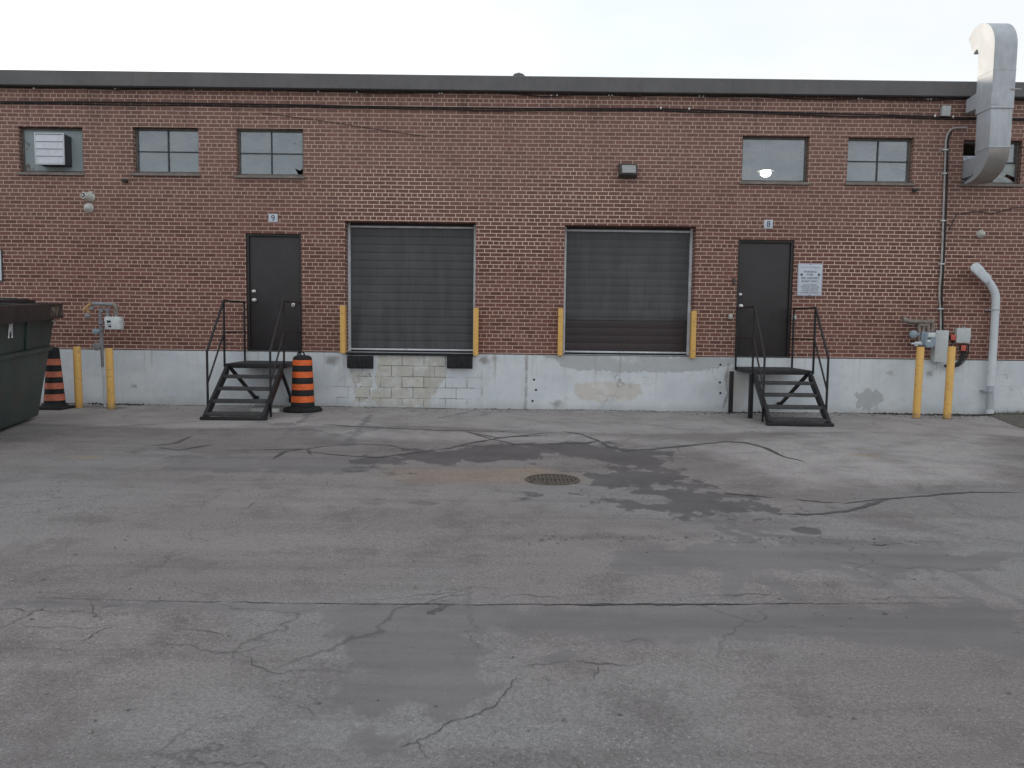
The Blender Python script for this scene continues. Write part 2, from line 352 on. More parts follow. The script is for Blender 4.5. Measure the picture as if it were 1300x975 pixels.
h = t.math('ADD', t.math('MULTIPLY', t.math('ADD', t.noise(p, 50, 2, .7), t.math('MULTIPLY', t.noise(p, 140, 1), .6)), hm), t.math('MULTIPLY', t.noise(p, 5, 2), 1.0))
rough = t.fmix(wet, .88, .62)
t.out(t.bsdf(c, rough, 0, t.bump(h, .75, .012), .3))
M['asphalt'] = m
M['tar'] = worn('crack_tar', (.085, .081, .081), .7, 0, .35, (.1, .096, .094), .6, 3, .3, 60)
M['crack'] = worn('crack_dirt', (.07, .066, .064), .95, 0, .4, (.08, .075, .07), .6, 3, .3)
M['soil'] = worn('weedy_soil', (.13, .118, .10), .95, 0, .35, (.16, .15, .12), .5, 5, .6, 40)
M['litter'] = worn('dead_leaves', (.035, .031, .027), .9, 0, .6, (.12, .1, .075), .5, 30)
M['grit'] = worn('loose_grit', (.17, .165, .16), .9, 0, .6, (.36, .35, .34), .6, 25)
M['blade'] = worn('grass_blades', (.10, .10, .055), .8, 0, .4, (.16, .14, .08), .5, 12)

# ------------------------------------------------------------------ mesh helpers
OFF = {}
def cube(bm, x0, x1, y0, y1, z0, z1, bev=0.0, mat=None):
    b2 = bmesh.new()
    vs = [b2.verts.new((x, y, z)) for x in (x0, x1) for y in (y0, y1) for z in (z0, z1)]
    for f in ((0, 1, 3, 2), (4, 6, 7, 5), (0, 4, 5, 1), (2, 3, 7, 6), (0, 2, 6, 4), (1, 5, 7, 3)):
        b2.faces.new([vs[i] for i in f])
    if bev: bmesh.ops.bevel(b2, geom=list(b2.edges), offset=bev, segments=2, affect='EDGES', profile=.6)
    if mat is not None: b2.transform(mat)
    join(bm, b2)
def join(bm, b2):
    me = bpy.data.meshes.new('tmp'); b2.to_mesh(me); b2.free(); bm.from_mesh(me); bpy.data.meshes.remove(me)
def bar(bm, a, b, w, h=None, up=(0, 0, 1), bev=0.004):
    a, b = Vector(a), Vector(b); d = b - a; L = d.length; d.normalize(); h = h or w
    up = Vector(up)
    if abs(d.dot(up)) > .98: up = Vector((0, 1, 0))
    s = d.cross(up).normalized(); u = s.cross(d)
    mt = Matrix((( s.x, d.x, u.x, a.x), (s.y, d.y, u.y, a.y), (s.z, d.z, u.z, a.z), (0, 0, 0, 1)))
    cube(bm, -w / 2, w / 2, 0, L, -h / 2, h / 2, bev, mt)
def tube(bm, pts, r, seg=12, cap=True, smooth_n=0):
    pts = [Vector(q) for q in pts]
    if smooth_n:
        out = [pts[0]]
        for i in range(len(pts) - 1):
            p0 = pts[max(0, i - 1)]; p1 = pts[i]; p2 = pts[i + 1]; p3 = pts[min(len(pts) - 1, i + 2)]
            for k in range(1, smooth_n + 1):
                s = k / smooth_n
                out.append(.5 * ((2 * p1) + (p2 - p0) * s + (2 * p0 - 5 * p1 + 4 * p2 - p3) * s * s + (3 * p1 - p0 - 3 * p2 + p3) * s ** 3))
        pts = out
    rs = list(r) if isinstance(r, (list, tuple)) else [r] * len(pts)
    if len(rs) != len(pts): rs = list(np.interp(np.linspace(0, len(rs) - 1, len(pts)), range(len(rs)), rs))
    rings = []; prev = None
    for i, q in enumerate(pts):
        d = (pts[min(i + 1, len(pts) - 1)] - pts[max(i - 1, 0)]).normalized()
        if prev is None:
            a = Vector((0, 0, 1)) if abs(d.z) < .9 else Vector((1, 0, 0))
            s = d.cross(a).normalized()
        else:
            s = (prev - d * prev.dot(d)).normalized()
        prev = s; u = d.cross(s)
        rings.append([bm.verts.new(q + (s * math.cos(2 * math.pi * k / seg) + u * math.sin(2 * math.pi * k / seg)) * rs[i]) for k in range(seg)])
    for a, b in zip(rings, rings[1:]):
        for k in range(seg): bm.faces.new((a[k], a[(k + 1) % seg], b[(k + 1) % seg], b[k]))
    if cap:
        bm.faces.new(list(reversed(rings[0]))); bm.faces.new(rings[-1])
def lathe(bm, prof, c, seg=40, axis='z'):
    c = Vector(c); rings = []
    for r, h in prof:
        ring = []
        for k in range(seg):
            a = 2 * math.pi * k / seg
            if axis == 'z': q = Vector((r * math.cos(a), r * math.sin(a), h))
            else: q = Vector((r * math.cos(a), -h, r * math.sin(a)))     # axis along -y
            ring.append(bm.verts.new(c + q))
        rings.append(ring)
    for a, b in zip(rings, rings[1:]):
        for k in range(seg): bm.faces.new((a[k], a[(k + 1) % seg], b[(k + 1) % seg], b[k]))
    bm.faces.new(list(reversed(rings[0]))); bm.faces.new(rings[-1])
def prism(bm, poly, axis, a, b, bev=0.0):
    """poly in the plane across the axis, extruded from a to b. axis x: (y,z); y: (x,z); z: (x,y)"""
    def P(q, t): return {'x': (t, q[0], q[1]), 'y': (q[0], t, q[1]), 'z': (q[0], q[1], t)}[axis]
    b2 = bmesh.new()
    A = [b2.verts.new(P(q, a)) for q in poly]; B = [b2.verts.new(P(q, b)) for q in poly]
    n = len(poly)
    b2.faces.new(A); b2.faces.new(list(reversed(B)))
    for i in range(n): b2.faces.new((A[i], B[i], B[(i + 1) % n], A[(i + 1) % n]))
    if bev: bmesh.ops.bevel(b2, geom=list(b2.edges), offset=bev, segments=2, affect='EDGES')
    join(bm, b2)
def poly_sheet(bm, outer, holes, y, th=.004):
    """upright sheet in the plane y with holes through it"""
    loops = [outer] + holes
    flat = [q for l in loops for q in l]
    tris = tessellate_polygon([[Vector((a, b, 0)) for a, b in l] for l in loops])
    f = [bm.verts.new((a, y, b)) for a, b in flat]; g = [bm.verts.new((a, y + th, b)) for a, b in flat]
    for tri in tris:
        bm.faces.new([f[i] for i in tri]); bm.faces.new([g[i] for i in reversed(tri)])
    k = 0
    for l in loops:
        n = len(l)
        for i in range(n):
            a, b = k + i, k + (i + 1) % n
            bm.faces.new((f[a], f[b], g[b], g[a]))
        k += n

def obj(name, bm, mat, parent=None, sharp=35, kind=None):
    bmesh.ops.recalc_face_normals(bm, faces=list(bm.faces))
    off = OFF.get(parent.name, Vector()) if parent else Vector()
    if off.length: bmesh.ops.translate(bm, verts=list(bm.verts), vec=off * -1)
    me = bpy.data.meshes.new(name); bm.to_mesh(me); bm.free()
    me.materials.append(M[mat] if isinstance(mat, str) else mat)
    me.polygons.foreach_set('use_smooth', [True] * len(me.polygons))
    me.set_sharp_from_angle(angle=rad(sharp))
    o = bpy.data.objects.new(name, me); COL.objects.link(o)
    if parent: o.parent = parent; OFF[o.name] = off
    if kind: o['kind'] = kind
    return o
def tag(o, label, cat, group=None):
    o['label'] = label; o['category'] = cat
    if group: o['group'] = group
    return o
def thing(name, label, cat, loc, group=None, rotz=0.0):
    o = bpy.data.objects.new(name, None); COL.objects.link(o); o.location = loc; o.rotation_euler = (0, 0, rotz)
    o.empty_display_size = .2
    OFF[o.name] = Vector(loc) if rotz == 0 else Vector()
    return tag(o, label, cat, group)
def copy_thing(src, loc, label):
    r = src.copy(); COL.objects.link(r); r.location = loc; r['label'] = label
    for ch in list(src.children):
        c = ch.copy(); COL.objects.link(c); c.parent = r
        for g in list(ch.children):
            d = g.copy(); COL.objects.link(d); d.parent = c
    return r
def B(): return bmesh.new()

def text_bm(s, x0, x1, z0, z1, y, bold=.0):
    """lettering as filled outlines fitted into an upright rectangle, facing -y"""
    cu = bpy.data.curves.new('txt', 'FONT'); cu.body = s; cu.fill_mode = 'FRONT'; cu.resolution_u = 3; cu.offset = bold
    o = bpy.data.objects.new('txt', cu); COL.objects.link(o)
    dg = bpy.context.evaluated_depsgraph_get(); dg.update()
    me = bpy.data.meshes.new_from_object(o.evaluated_get(dg))
    bm = bmesh.new(); bm.from_mesh(me)
    bpy.data.objects.remove(o); bpy.data.curves.remove(cu); bpy.data.meshes.remove(me)
    xs = [v.co.x for v in bm.verts]; ys = [v.co.y for v in bm.verts]
    ax, bx, ay, by = min(xs), max(xs), min(ys), max(ys)
    for v in bm.verts:
        v.co = Vector((x0 + (v.co.x - ax) / (bx - ax) * (x1 - x0), y, z0 + (v.co.y - ay) / max(1e-6, by - ay) * (z1 - z0)))
    return bm
def add(bm, b2): join(bm, b2)

# ------------------------------------------------------------------ openings surveyed on the facade
W = {1: rect(24, 161, 105, 219), 2: rect(169, 161.5, 252, 220), 3: rect(300, 163, 385, 223), 4: rect(942, 172.5, 1027, 231),
     5: rect(1076, 174.5, 1159, 232), 7: rect(1222, 178, 1297, 233.5)}
ZP = on_y(650, 449.5, -.03).z            # top of the plinth
D9 = rect(312.5, 296.5, 383, 446, 0); D8 = rect(935, 304.5, 1006, 456, 0)
O1 = rect(438, 281.5, 603.5, 448, 0); O2 = rect(716, 286.5, 881.5, 449, 0)
D9 = (D9[0], D9[1], ZP, D9[3]); D8 = (D8[0], D8[1], ZP, D8[3])
O1 = (O1[0], O1[1], ZP, O1[3]); O2 = (O2[0], O2[1], ZP, O2[3])
XL, XR, YB, ZT = -25.0, 22.0, 24.0, 5.95
WT = .45
bld = thing('brick_warehouse', 'long two storey red brick warehouse with painted concrete base and dark metal roof edge', 'building', (0, 0, 0))
def pierced(bm, x0, x1, z0, z1, holes, y0, y1):
    xs = sorted({x0, x1, *[h[0] for h in holes], *[h[1] for h in holes]}); zs = sorted({z0, z1, *[h[2] for h in holes], *[h[3] for h in holes]})
    inside = lambda x, z: any(h[0] < x < h[1] and h[2] < z < h[3] for h in holes)
    vc = {}
    def V(x, y, z):
        k = (round(x, 5), y, round(z, 5))
        if k not in vc: vc[k] = bm.verts.new((x, y, z))
        return vc[k]
    for i in range(len(xs) - 1):
        for j in range(len(zs) - 1):
            if inside((xs[i] + xs[i + 1]) / 2, (zs[j] + zs[j + 1]) / 2): continue
            for y in (y0, y1):
                bm.faces.new([V(xs[i], y, zs[j]), V(xs[i + 1], y, zs[j]), V(xs[i + 1], y, zs[j + 1]), V(xs[i], y, zs[j + 1])])
    for h in holes:
        segx = [x for x in xs if h[0] <= x <= h[1]]; segz = [z for z in zs if h[2] <= z <= h[3]]
        for a, b in zip(segz, segz[1:]):
            for x in (h[0], h[1]): bm.faces.new([V(x, y0, a), V(x, y1, a), V(x, y1, b), V(x, y0, b)])
        for a, b in zip(segx, segx[1:]):
            for z in (h[2], h[3]):
                if z <= z0 + 1e-6: continue
                bm.faces.new([V(a, y0, z), V(b, y0, z), V(b, y1, z), V(a, y1, z)])
b = B(); pierced(b, XL, XR, ZP, ZT, list(W.values()) + [D9, D8, O1, O2], 0.0, WT)
cube(b, XL, XL + WT, WT + .002, YB, ZP, ZT); cube(b, XR - WT, XR, WT + .002, YB, ZP, ZT); cube(b, XL, XR, YB + .002, YB + WT, ZP, ZT)
obj('wall', b, 'brick', bld)
b = B(); cube(b, XL + WT, XR - WT, WT, YB, ZP - .25, ZP - .004); obj('interior_floor', b, 'concrete_floor', bld)
b = B(); cube(b, XL + WT + .01, XR - WT - .01, WT + .01, YB - .01, 5.72, 5.94); obj('ceiling', b, 'plaster', bld)
b = B(); cube(b, XL, XR, 0, YB + WT, ZT + .003, ZT + .03)
obj('roof', b, 'roofing', bld)
# office partition behind the windows
b = B(); cube(b, XL + WT + .02, XR - WT - .02, 6.0, 6.1, ZP, 5.71); obj('partition', b, 'plaster', bld)

# roof edge
ft, fb = on_y(650, 96, -.13).z, on_y(650, 115.5, -.13).z
b = B()
n = 13; L = (XR - XL + .3) / n
for i in range(n):
    x0 = XL - .15 + i * L
    prism(b, [(-.13, fb + .012), (-.13, ft - .012), (-.118, ft), (.30, ft - .03), (.30, fb + .05), (-.02, fb + .05), (-.02, fb), (-.11, fb)], 'x', x0 + (.002 if i else 0), x0 + L - .002)
rf = obj('roof_edge', b, 'fascia', bld)
for i in range(1, n):
    b = B(); cube(b, XL - .15 + i * L - .03, XL - .15 + i * L + .03, -.134, -.125, fb + .02, ft - .02); obj('cover_plate', b, 'fascia', rf)
b = B(); cube(b, XL - .15, XR + .15, -.105, -.07, fb - .012, fb - .001); obj('drip_edge', b, 'cable', rf)

# plinth, as a fine sheet so that its wear can be mapped
def seg_dist(P, a, b):
    a = np.asarray(a, float); b = np.asarray(b, float); d = b - a
    L2 = max(1e-12, d @ d)
    tt = np.clip(((P - a) @ d) / L2, 0, 1)
    return np.hypot(*(P - a - tt[:, None] * d).T)
def sdf(P, poly):
    poly = np.asarray(poly, float); n = len(poly)
    dist = np.full(len(P), 1e9); ins = np.zeros(len(P), bool)
    for i in range(n):
        a, b_ = poly[i], poly[(i + 1) % n]
        dist = np.minimum(dist, seg_dist(P, a, b_))
        cond = (a[1] > P[:, 1]) != (b_[1] > P[:, 1])
        xi = (b_[0] - a[0]) * (P[:, 1] - a[1]) / (b_[1] - a[1] + 1e-12) + a[0]
        ins ^= cond & (P[:, 0] < xi)
    return np.where(ins, dist, -dist)
def soft(d, w): return np.clip(.5 + d / (2 * w), 0, 1)
def fa(me, name, arr):
    a = me.attributes.new(name, 'FLOAT', 'POINT'); a.data.foreach_set('value', np.asarray(arr, np.float32))
def grid_mesh(name, xs, ys, f):
    nx, ny = len(xs), len(ys)
    X, Y = np.meshgrid(xs, ys); P = np.stack([X.ravel(), Y.ravel()], 1)
    co = f(P)
    ii = np.arange(nx * ny).reshape(ny, nx)
    q = np.stack([ii[:-1, :-1], ii[:-1, 1:], ii[1:, 1:], ii[1:, :-1]], -1).reshape(-1, 4)
    me = bpy.data.meshes.new(name)
    me.vertices.add(nx * ny); me.vertices.foreach_set('co', co.astype(np.float32).ravel())
    me.loops.add(q.size); me.loops.foreach_set('vertex_index', q.ravel().astype(np.int32))
    me.polygons.add(len(q)); me.polygons.foreach_set('loop_start', np.arange(0, q.size, 4, dtype=np.int32))
    me.update(); me.validate()
    me.polygons.foreach_set('use_smooth', np.ones(len(q), bool))
    return me, P
PY = -.03
def wp(u, v): q = on_y(u, v, PY); return (q.x, q.z)
xs = np.unique(np.concatenate([np.linspace(XL, -10.2, 40), np.arange(-10.2, 10.6, .03), np.linspace(10.6, XR, 40)]))
zs = np.linspace(-.25, ZP, 44)
me, P = grid_mesh('foundation', xs, zs, lambda P: np.stack([P[:, 0], np.full(len(P), PY), P[:, 1]], 1))
bare = soft(sdf(P, [wp(*q) for q in ((478, 451), (566, 451), (566, 478), (560, 488), (548, 503), (545, 516), (478, 517), (470, 505), (480, 492), (472, 480), (480, 470))]), .10)
bare = np.maximum(bare, .75 * soft(sdf(P, [wp(*q) for q in ((441, 468), (476, 468), (480, 480), (470, 516), (446, 514))]), .12) * .8)
tan = .95 * soft(sdf(P, [wp(*q) for q in ((728, 486), (760, 484), (812, 486), (816, 500), (800, 510), (745, 510), (730, 502))]), .06)
newc = soft(sdf(P, [wp(*q) for q in ((672, 449), (934, 454), (934, 462), (912, 466), (895, 470), (870, 472), (800, 472), (755, 471), (726, 468), (712, 464), (705, 455))]), .09)
joints = np.maximum(soft(sdf(P, [wp(*q) for q in ((548, 478), (610, 480), (608, 518), (548, 518))]), .1), .8 * soft(sdf(P, [wp(*q) for q in ((420, 490), (470, 480), (470, 518), (410, 518))]), .1))
st = np.zeros(len(P))
for (u, v, r) in ((422, 457, .16), (614, 457, .14), (627, 456, .1), (705, 513, .13), (1121, 505, .0), (1180, 474, .11), (1130, 473, .08), (652, 505, .05), (400, 492, .06), (170, 490, .08), (1285, 495, .05)):
    if r: q = wp(u, v); st = np.maximum(st, soft(r - np.hypot((P[:, 0] - q[0]), (P[:, 1] - q[1]) * 1.3), .12) * .8)
for poly, w in ((((668.5, 449), (668, 475), (667, 521)), .03), (((612, 470), (611.5, 517)), .012), (((925, 462), (922, 480), (924, 500), (918, 518)), .03)):
    for a, c_ in zip(poly, poly[1:]): st = np.maximum(st, soft(w - seg_dist(P, wp(*a), wp(*c_)), .05) * .95)
# unpainted ends of the right dock pier
tan = np.maximum(tan, .6 * soft(sdf(P, [wp(*q) for q in ((920, 462), (948, 464), (948, 519), (918, 519), (924, 500), (916, 480))]), .08))
newc = np.maximum(newc, soft(sdf(P, [wp(*q) for q in ((1084, 500), (1098, 492), (1118, 494), (1124, 508), (1116, 520), (1088, 520))]), .12) * .8)
for nm, ar in (('bare', bare), ('tan', tan), ('newc', newc), ('joints', joints), ('stain', st)): fa(me, nm, ar)
me.materials.append(M['plinth'])
fo = bpy.data.objects.new('foundation', me); COL.objects.link(fo); fo.parent = bld; OFF[fo.name] = Vector()
b = B(); cube(b, XL, XR, PY + .001, WT, -.25, ZP - .001); cube(b, XL, XR, PY, WT, ZP - .012, ZP - .0005)
cube(b, XL, XL + WT, WT + .001, YB + WT, -.25, ZP - .001); cube(b, XR - WT, XR, WT + .001, YB + WT, -.25, ZP - .001); cube(b, XL, XR, YB, YB + WT, -.25, ZP - .0015)
o_ = b; fc_ = obj('foundation_core', b, M['plinth'], fo)
for u, v in ((678, 482), (680.5, 495), (676, 509), (914.5, 463), (914, 485.5), (914.5, 499)):
    q = on_y(u, v, PY); b = B(); lathe(b, [(.001, .0), (.022, .0), (.018, .004), (.001, .006)], (q.x, PY - .001, q.z), 10, 'y'); obj('bolt_hole', b, 'cable', fo)

# windows
def frame_of(bm, x0, x1, z0, z1, y0, y1, w):
    cube(bm, x0, x0 + w, y0, y1, z0, z1, .004); cube(bm, x1 - w, x1, y0, y1, z0, z1, .004)
    cube(bm, x0 + w, x1 - w, y0, y1, z1 - w, z1, .004); cube(bm, x0 + w, x1 - w, y0, y1, z0, z0 + w, .004)
def rsheet(x0, x1, z0, z1): return [(x0, z0), (x1, z0), (x1, z1), (x0, z1)]
def sill(parent, r):
    b = B(); prism(b, [(-.055, r[2] - .052), (-.055, r[2] - .006), (.10, r[2] + .012), (.10, r[2] - .052)], 'x', r[0] - .03, r[1] + .03, .004)
    obj('sill', b, 'stone', parent)
def window(r, muntins=True, label=None, panes=None):
    x0, x1, z0, z1 = r; y = .095
    b = B(); frame_of(b, x0 + .003, x1 - .003, z0 + .012, z1 - .003, y, y + .07, .036)
    w = obj('window', b, 'frame', bld)
    if label: w['label'] = label
    ix0, ix1, iz0, iz1 = x0 + .037, x1 - .037, z0 + .047, z1 - .037
    if muntins:
        xm, zm = (ix0 + ix1) / 2, (iz0 + iz1) / 2 - .01
        b = B(); cube(b, xm - .010, xm + .010, y + .006, y + .05, iz0, iz1, .003)
        cube(b, ix0, xm - .0105, y + .008, y + .048, zm - .009, zm + .009, .003); cube(b, xm + .0105, ix1, y + .008, y + .048, zm - .009, zm + .009, .003)
        obj('muntin', b, 'mullion', w)
    if panes is None:
        b = B(); poly_sheet(b, rsheet(ix0, ix1, iz0, iz1), [], y + .03); obj('pane', b, 'glass', w)
    sill(w, r)
    return w, (ix0, ix1, iz0, iz1)
def P2(u, v, y=.125): q = on_y(u, v, y); return (q.x, q.z)
window(W[2])
w3, (ix0, ix1, iz0, iz1) = window(W[3], True, 'window with a broken lower right corner', panes=False)
b = B(); c0 = P2(374, 217); c1 = P2(380, 219)
poly_sheet(b, [(ix0, iz0), (ix1 - .09, iz0), (ix1 - .15, iz0 + .11), (ix1 - .06, iz0 + .075), (ix1, iz0 + .12), (ix1, iz1), (ix0, iz1)], [[(ix1 - .17, iz1 - .2), (ix1 - .14, iz1 - .215), (ix1 - .15, iz1 - .19)]], .125)
obj('pane', b, 'glass', w3)
window(W[4], False, 'single pane window with a lamp glowing inside')
window(W[5])
# boarded window with exhaust louvre
x0, x1, z0, z1 = W[1]
b = B(); frame_of(b, x0 + .003, x1 - .003, z0 + .012, z1 - .003, .095, .165, .04); w1 = obj('window', b, 'frame', bld); w1['label'] = 'boarded window with pale blue grey infill'
b = B(); cube(b, x0 + .044, x1 - .044, .11, .13, z0 + .053, z1 - .044); obj('board', b, 'board', w1)
sill(w1, W[1])
lv = rect(44, 168.5, 81.5, 209, -.16)
ex = thing('exhaust_vent', 'white slatted exhaust louvre box sticking out of the boarded window', 'vent', ((lv[0] + lv[1]) / 2, 0, lv[2]))
b = B(); cube(b, lv[0] + .012, lv[1] - .012, -.145, .108, lv[2] + .012, lv[3] - .012, .006)
obj('housing', b, 'louvre_box', ex)
b = B(); frame_of(b, lv[0], lv[1], lv[2], lv[3], -.165, -.142, .022); obj('frame', b, 'louvre', ex)
hh = (lv[3] - lv[2] - .05) / 4
for i in range(4):
    b = B(); zz = lv[2] + .025 + i * hh
    prism(b, [(-.166, zz), (-.163, zz), (-.150, zz + hh - .006), (-.154, zz + hh - .006)], 'x', lv[0] + .024, lv[1] - .024)
    obj('slat', b, 'louvre', ex)
# window the duct leaves through
x0, x1, z0, z1 = W[7]
w7, (ix0, ix1, iz0, iz1) = window(W[7], False, 'patched window behind the metal duct', panes=False)
zm = P2(1270, 207)[1]; xa = P2(1241, 200)[0]; xb = P2(1262, 200)[0]
b = B(); cube(b, ix0, ix1, .105, .145, zm - .012, zm + .012, .003); obj('muntin', b, 'mullion', w7)
b = B(); poly_sheet(b, rsheet(xb, ix1, zm + .012, iz1), [], .125); obj('pane', b, 'glass', w7)
b = B()
hole = [P2(*q) for q in ((1274.5, 224), (1278, 221), (1283, 223), (1288, 225.5), (1292, 223.5), (1291, 229), (1286, 231), (1280, 226.5))]
poly_sheet(b, rsheet(xb, ix1, iz0, zm - .012), [hole], .125); o = obj('pane', b, 'frosted', w7); o['label'] = 'clouded pane with a jagged hole'
b = B(); cube(b, ix0, xa + .02, .118, .13, iz0, P2(1230, 198)[1]); 
for k in range(4):
    xx = ix0 + .03 + k * (xa - ix0) / 4; cube(b, xx, xx + .02, .108, .1175, iz0 + .005, P2(1230, 200)[1], .003)
obj('metal_sheet', b, 'tin', w7)

# doors with hardware
def entry_door(r, hinge_right, knobs):
    x0, x1, z0, z1 = r
    b = B(); fw = .05
    cube(b, x0 + .002, x0 + fw, .03, .15, z0 + .002, z1 - .002, .004); cube(b, x1 - fw, x1 - .002, .03, .15, z0 + .002, z1 - .002, .004)
    cube(b, x0 + fw, x1 - fw, .03, .15, z1 - fw, z1 - .002, .004); cube(b, x0 + fw, x1 - fw, .02, .16, z0 + .002, z0 + .025, .003)
    d = obj('door', b, 'door_frame', bld)
    b = B(); cube(b, x0 + fw + .004, x1 - fw - .004, .062, .106, z0 + .03, z1 - fw - .004, .004); d2 = obj('door_leaf', b, 'door', d)
    for (u, v), rr in knobs:
        q = on_y(u, v, .05); b = B()
        lathe(b, [(.002, -.001), (rr, -.001), (rr, .012), (rr * .5, .016), (rr * .5, .035), (rr * .85, .045), (rr * .8, .062), (.002, .066)], (q.x, .062, q.z), 18, 'y')
        obj('knob', b, 'chrome', d)
    return d
d9 = entry_door(D9, True, [((322.5, 370), .034), ((323, 381), .036)])
d8 = entry_door(D8, True, [((939.5, 374), .028), ((940.5, 388.5), .036)])
q = on_y(372.5, 386, .05); b = B(); cube(b, q.x - .03, q.x + .03, .05, .0615, q.z - .025, q.z + .035, .004)
tube(b, [(q.x - .022, .04, q.z + .01), (q.x - .022, .03, q.z - .03), (q.x, .028, q.z - .05), (q.x + .022, .03, q.z - .03), (q.x + .022, .04, q.z + .01)], .007, 8, True, 3)
obj('hasp', b, 'chrome', d9)

# overhead doors
def dock_door(r, ribs, brown, parent, seal_col, dp):
    x0, x1, z0, z1 = r; y = .30
    b = B(); fw = .045
    xa, xb_ = x0 + .003, x1 - .003
    cube(b, xa, xa + fw, y - .06, y + .02, z0 + .01, z1 - .004, .004); cube(b, xb_ - fw, xb_, y - .06, y + .02, z0 + .01, z1 - .004, .004)
    cube(b, xa + fw, xb_ - fw, y - .05, y + .02, z1 - .085, z1 - .05, .004)
    dr = obj('overhead_door', b, 'white_metal', bld)
    def panel(za, zb, n, mat):
        hr = (zb - za) / n; prof = []
        for i in range(n):
            c0 = za + i * hr; g = .012
            prof += [(y + dp, c0 + .001), (y + dp * .3, c0 + .006), (y, c0 + hr * .5), (y + dp * .3, c0 + hr - .007), (y + dp, c0 + hr - .002)]
        prof += [(y + .06, zb), (y + .06, za)]
        b = B(); prism(b, prof, 'x', xa + fw + .004, xb_ - fw - .004)
        return obj('door_panel', b, mat, dr)
    zt = z1 - .088; zb = z0 + .07
    if brown:
        zm = brown; panel(zb, zm - .003, 4, 'shutter_brown')['label'] = 'dark brown bottom panel'
        b = B(); cube(b, xa + fw + .004, xb_ - fw - .004, y - .006, y + .03, zm, zm + .05, .004); obj('rail', b, 'shutter', dr)
        panel(zm + .053, zt, ribs, 'shutter')
    else: panel(zb, zt, ribs, 'shutter')
    b = B(); cube(b, xa + fw + .004, xb_ - fw - .004, y - .008, y + .035, z0 + .035, z0 + .066, .004); obj('bottom_bar', b, seal_col, dr)
    b = B(); cube(b, xa + fw + .004, xb_ - fw - .004, y - .002, y + .03, z0 + .006, z0 + .033, .006); obj('rubber_seal', b, 'rubber', dr)
    b = B(); cube(b, x0 + .003, x1 - .003, y - .03, y + .03, z1 - .048, z1 - .002); obj('header', b, 'door_frame', dr)
    return dr
o1 = dock_door(O1, 15, None, bld, 'white_metal', .009)
o2 = dock_door(O2, 11, on_y(800, 407, .2).z, bld, 'white_metal', .0012)
# steel nosing under the left dock opening
a, c_ = wp(440, 448), wp(601, 450)
b = B(); cube(b, a[0], c_[0], -.075, PY - .001, ZP - .05, ZP - .008, .006); obj('dock_nosing', b, 'rubber', o1)

# ------------------------------------------------------------------ things on the facade
def guard(u, v0, v1):
    q = on_y(u, v1, -.12); tpt = on_y(u, v0, -.12); return q.x, q.z, tpt.z
gx, g0, g1 = guard(435.5, 388, 448.5)
b = B(); hgt = g1 - g0
prism(b, [(-.045, -.045), (.045, -.045), (.045, .075), (-.045, .075)], 'z', 0, hgt, .008)
cube(b, -.047, -.020, -.05, -.0455, .01, hgt - .005, .002)
gd = obj('door_guard', b, 'yellow'); gd.location = (gx, -.105, g0)
tag(gd, 'yellow steel guard post left of the dock door that has black bumpers below', 'door guard', 'yellow guards beside dock doors')
for u, v0, v1, lb in ((604, 390, 451.5, 'yellow steel guard post right of the dock door that has black bumpers below'),
                      (711, 391, 452, 'yellow steel guard post left of the dock door with a brown bottom panel'),
                      (879.5, 392.5, 455, 'yellow steel guard post right of the dock door with a brown bottom panel')):
    gx, g0, g1 = guard(u, v0, v1); o = gd.copy(); COL.objects.link(o); o.location = (gx, -.105, g0); o['label'] = lb
def bumper(u0, v0, u1, v1, lb):
    x0, x1, z0, z1 = rect(u0, v0, u1, v1, -.16)
    o = thing('dock_bumper', lb, 'dock bumper', ((x0 + x1) / 2, PY, z0), 'black dock bumpers')
    b = B(); n = 5; w = (x1 - x0) / n
    for i in range(n): cube(b, x0 + i * w + .0003, x0 + (i + 1) * w - .0003, -.165 - .003 * (i % 2), PY - .012, z0 + .008 * random.random(), z1 - .006, .005)
    obj('rubber_block', b, 'rubber', o)
    b = B(); cube(b, x0 - .015, x1 + .015, PY - .011, PY - .001, z0 - .02, z1 + .0, .002); obj('backing_plate', b, 'steel_black', o)
    for i in (.3, .7):
        b = B(); lathe(b, [(.001, 0), (.02, 0), (.016, .008), (.001, .009)], (x0 + (x1 - x0) * i, -.172, (z0 + z1) / 2 + .02), 10, 'y'); obj('bolt', b, 'steel_black', o)
bumper(440.5, 452, 471.5, 467, 'black rubber dock bumper under the left end of the grey dock door')
bumper(567.5, 452, 598.5, 467, 'black rubber dock bumper under the right end of the grey dock door')

def number_plate(u0, v0, u1, v1, ch, lb):
    x0, x1, z0, z1 = rect(u0, v0, u1, v1, -.01)
    o = thing('number_plate', lb, 'number sign', ((x0 + x1) / 2, 0, z0), 'door number plates')
    b = B(); cube(b, x0, x1, -.016, -.001, z0, z1, .004); obj('plate', b, 'sign', o)
    w, h = x1 - x0, z1 - z0
    obj('numeral', text_bm(ch, x0 + w * .3, x1 - w * .3, z0 + h * .14, z1 - h * .14, -.0185), 'ink', o)
number_plate(341, 271.5, 352.5, 282, '9', 'small white number plate reading 9 above a door')
number_plate(970, 279, 981, 290, '8', 'small white number plate reading 8 above a door')

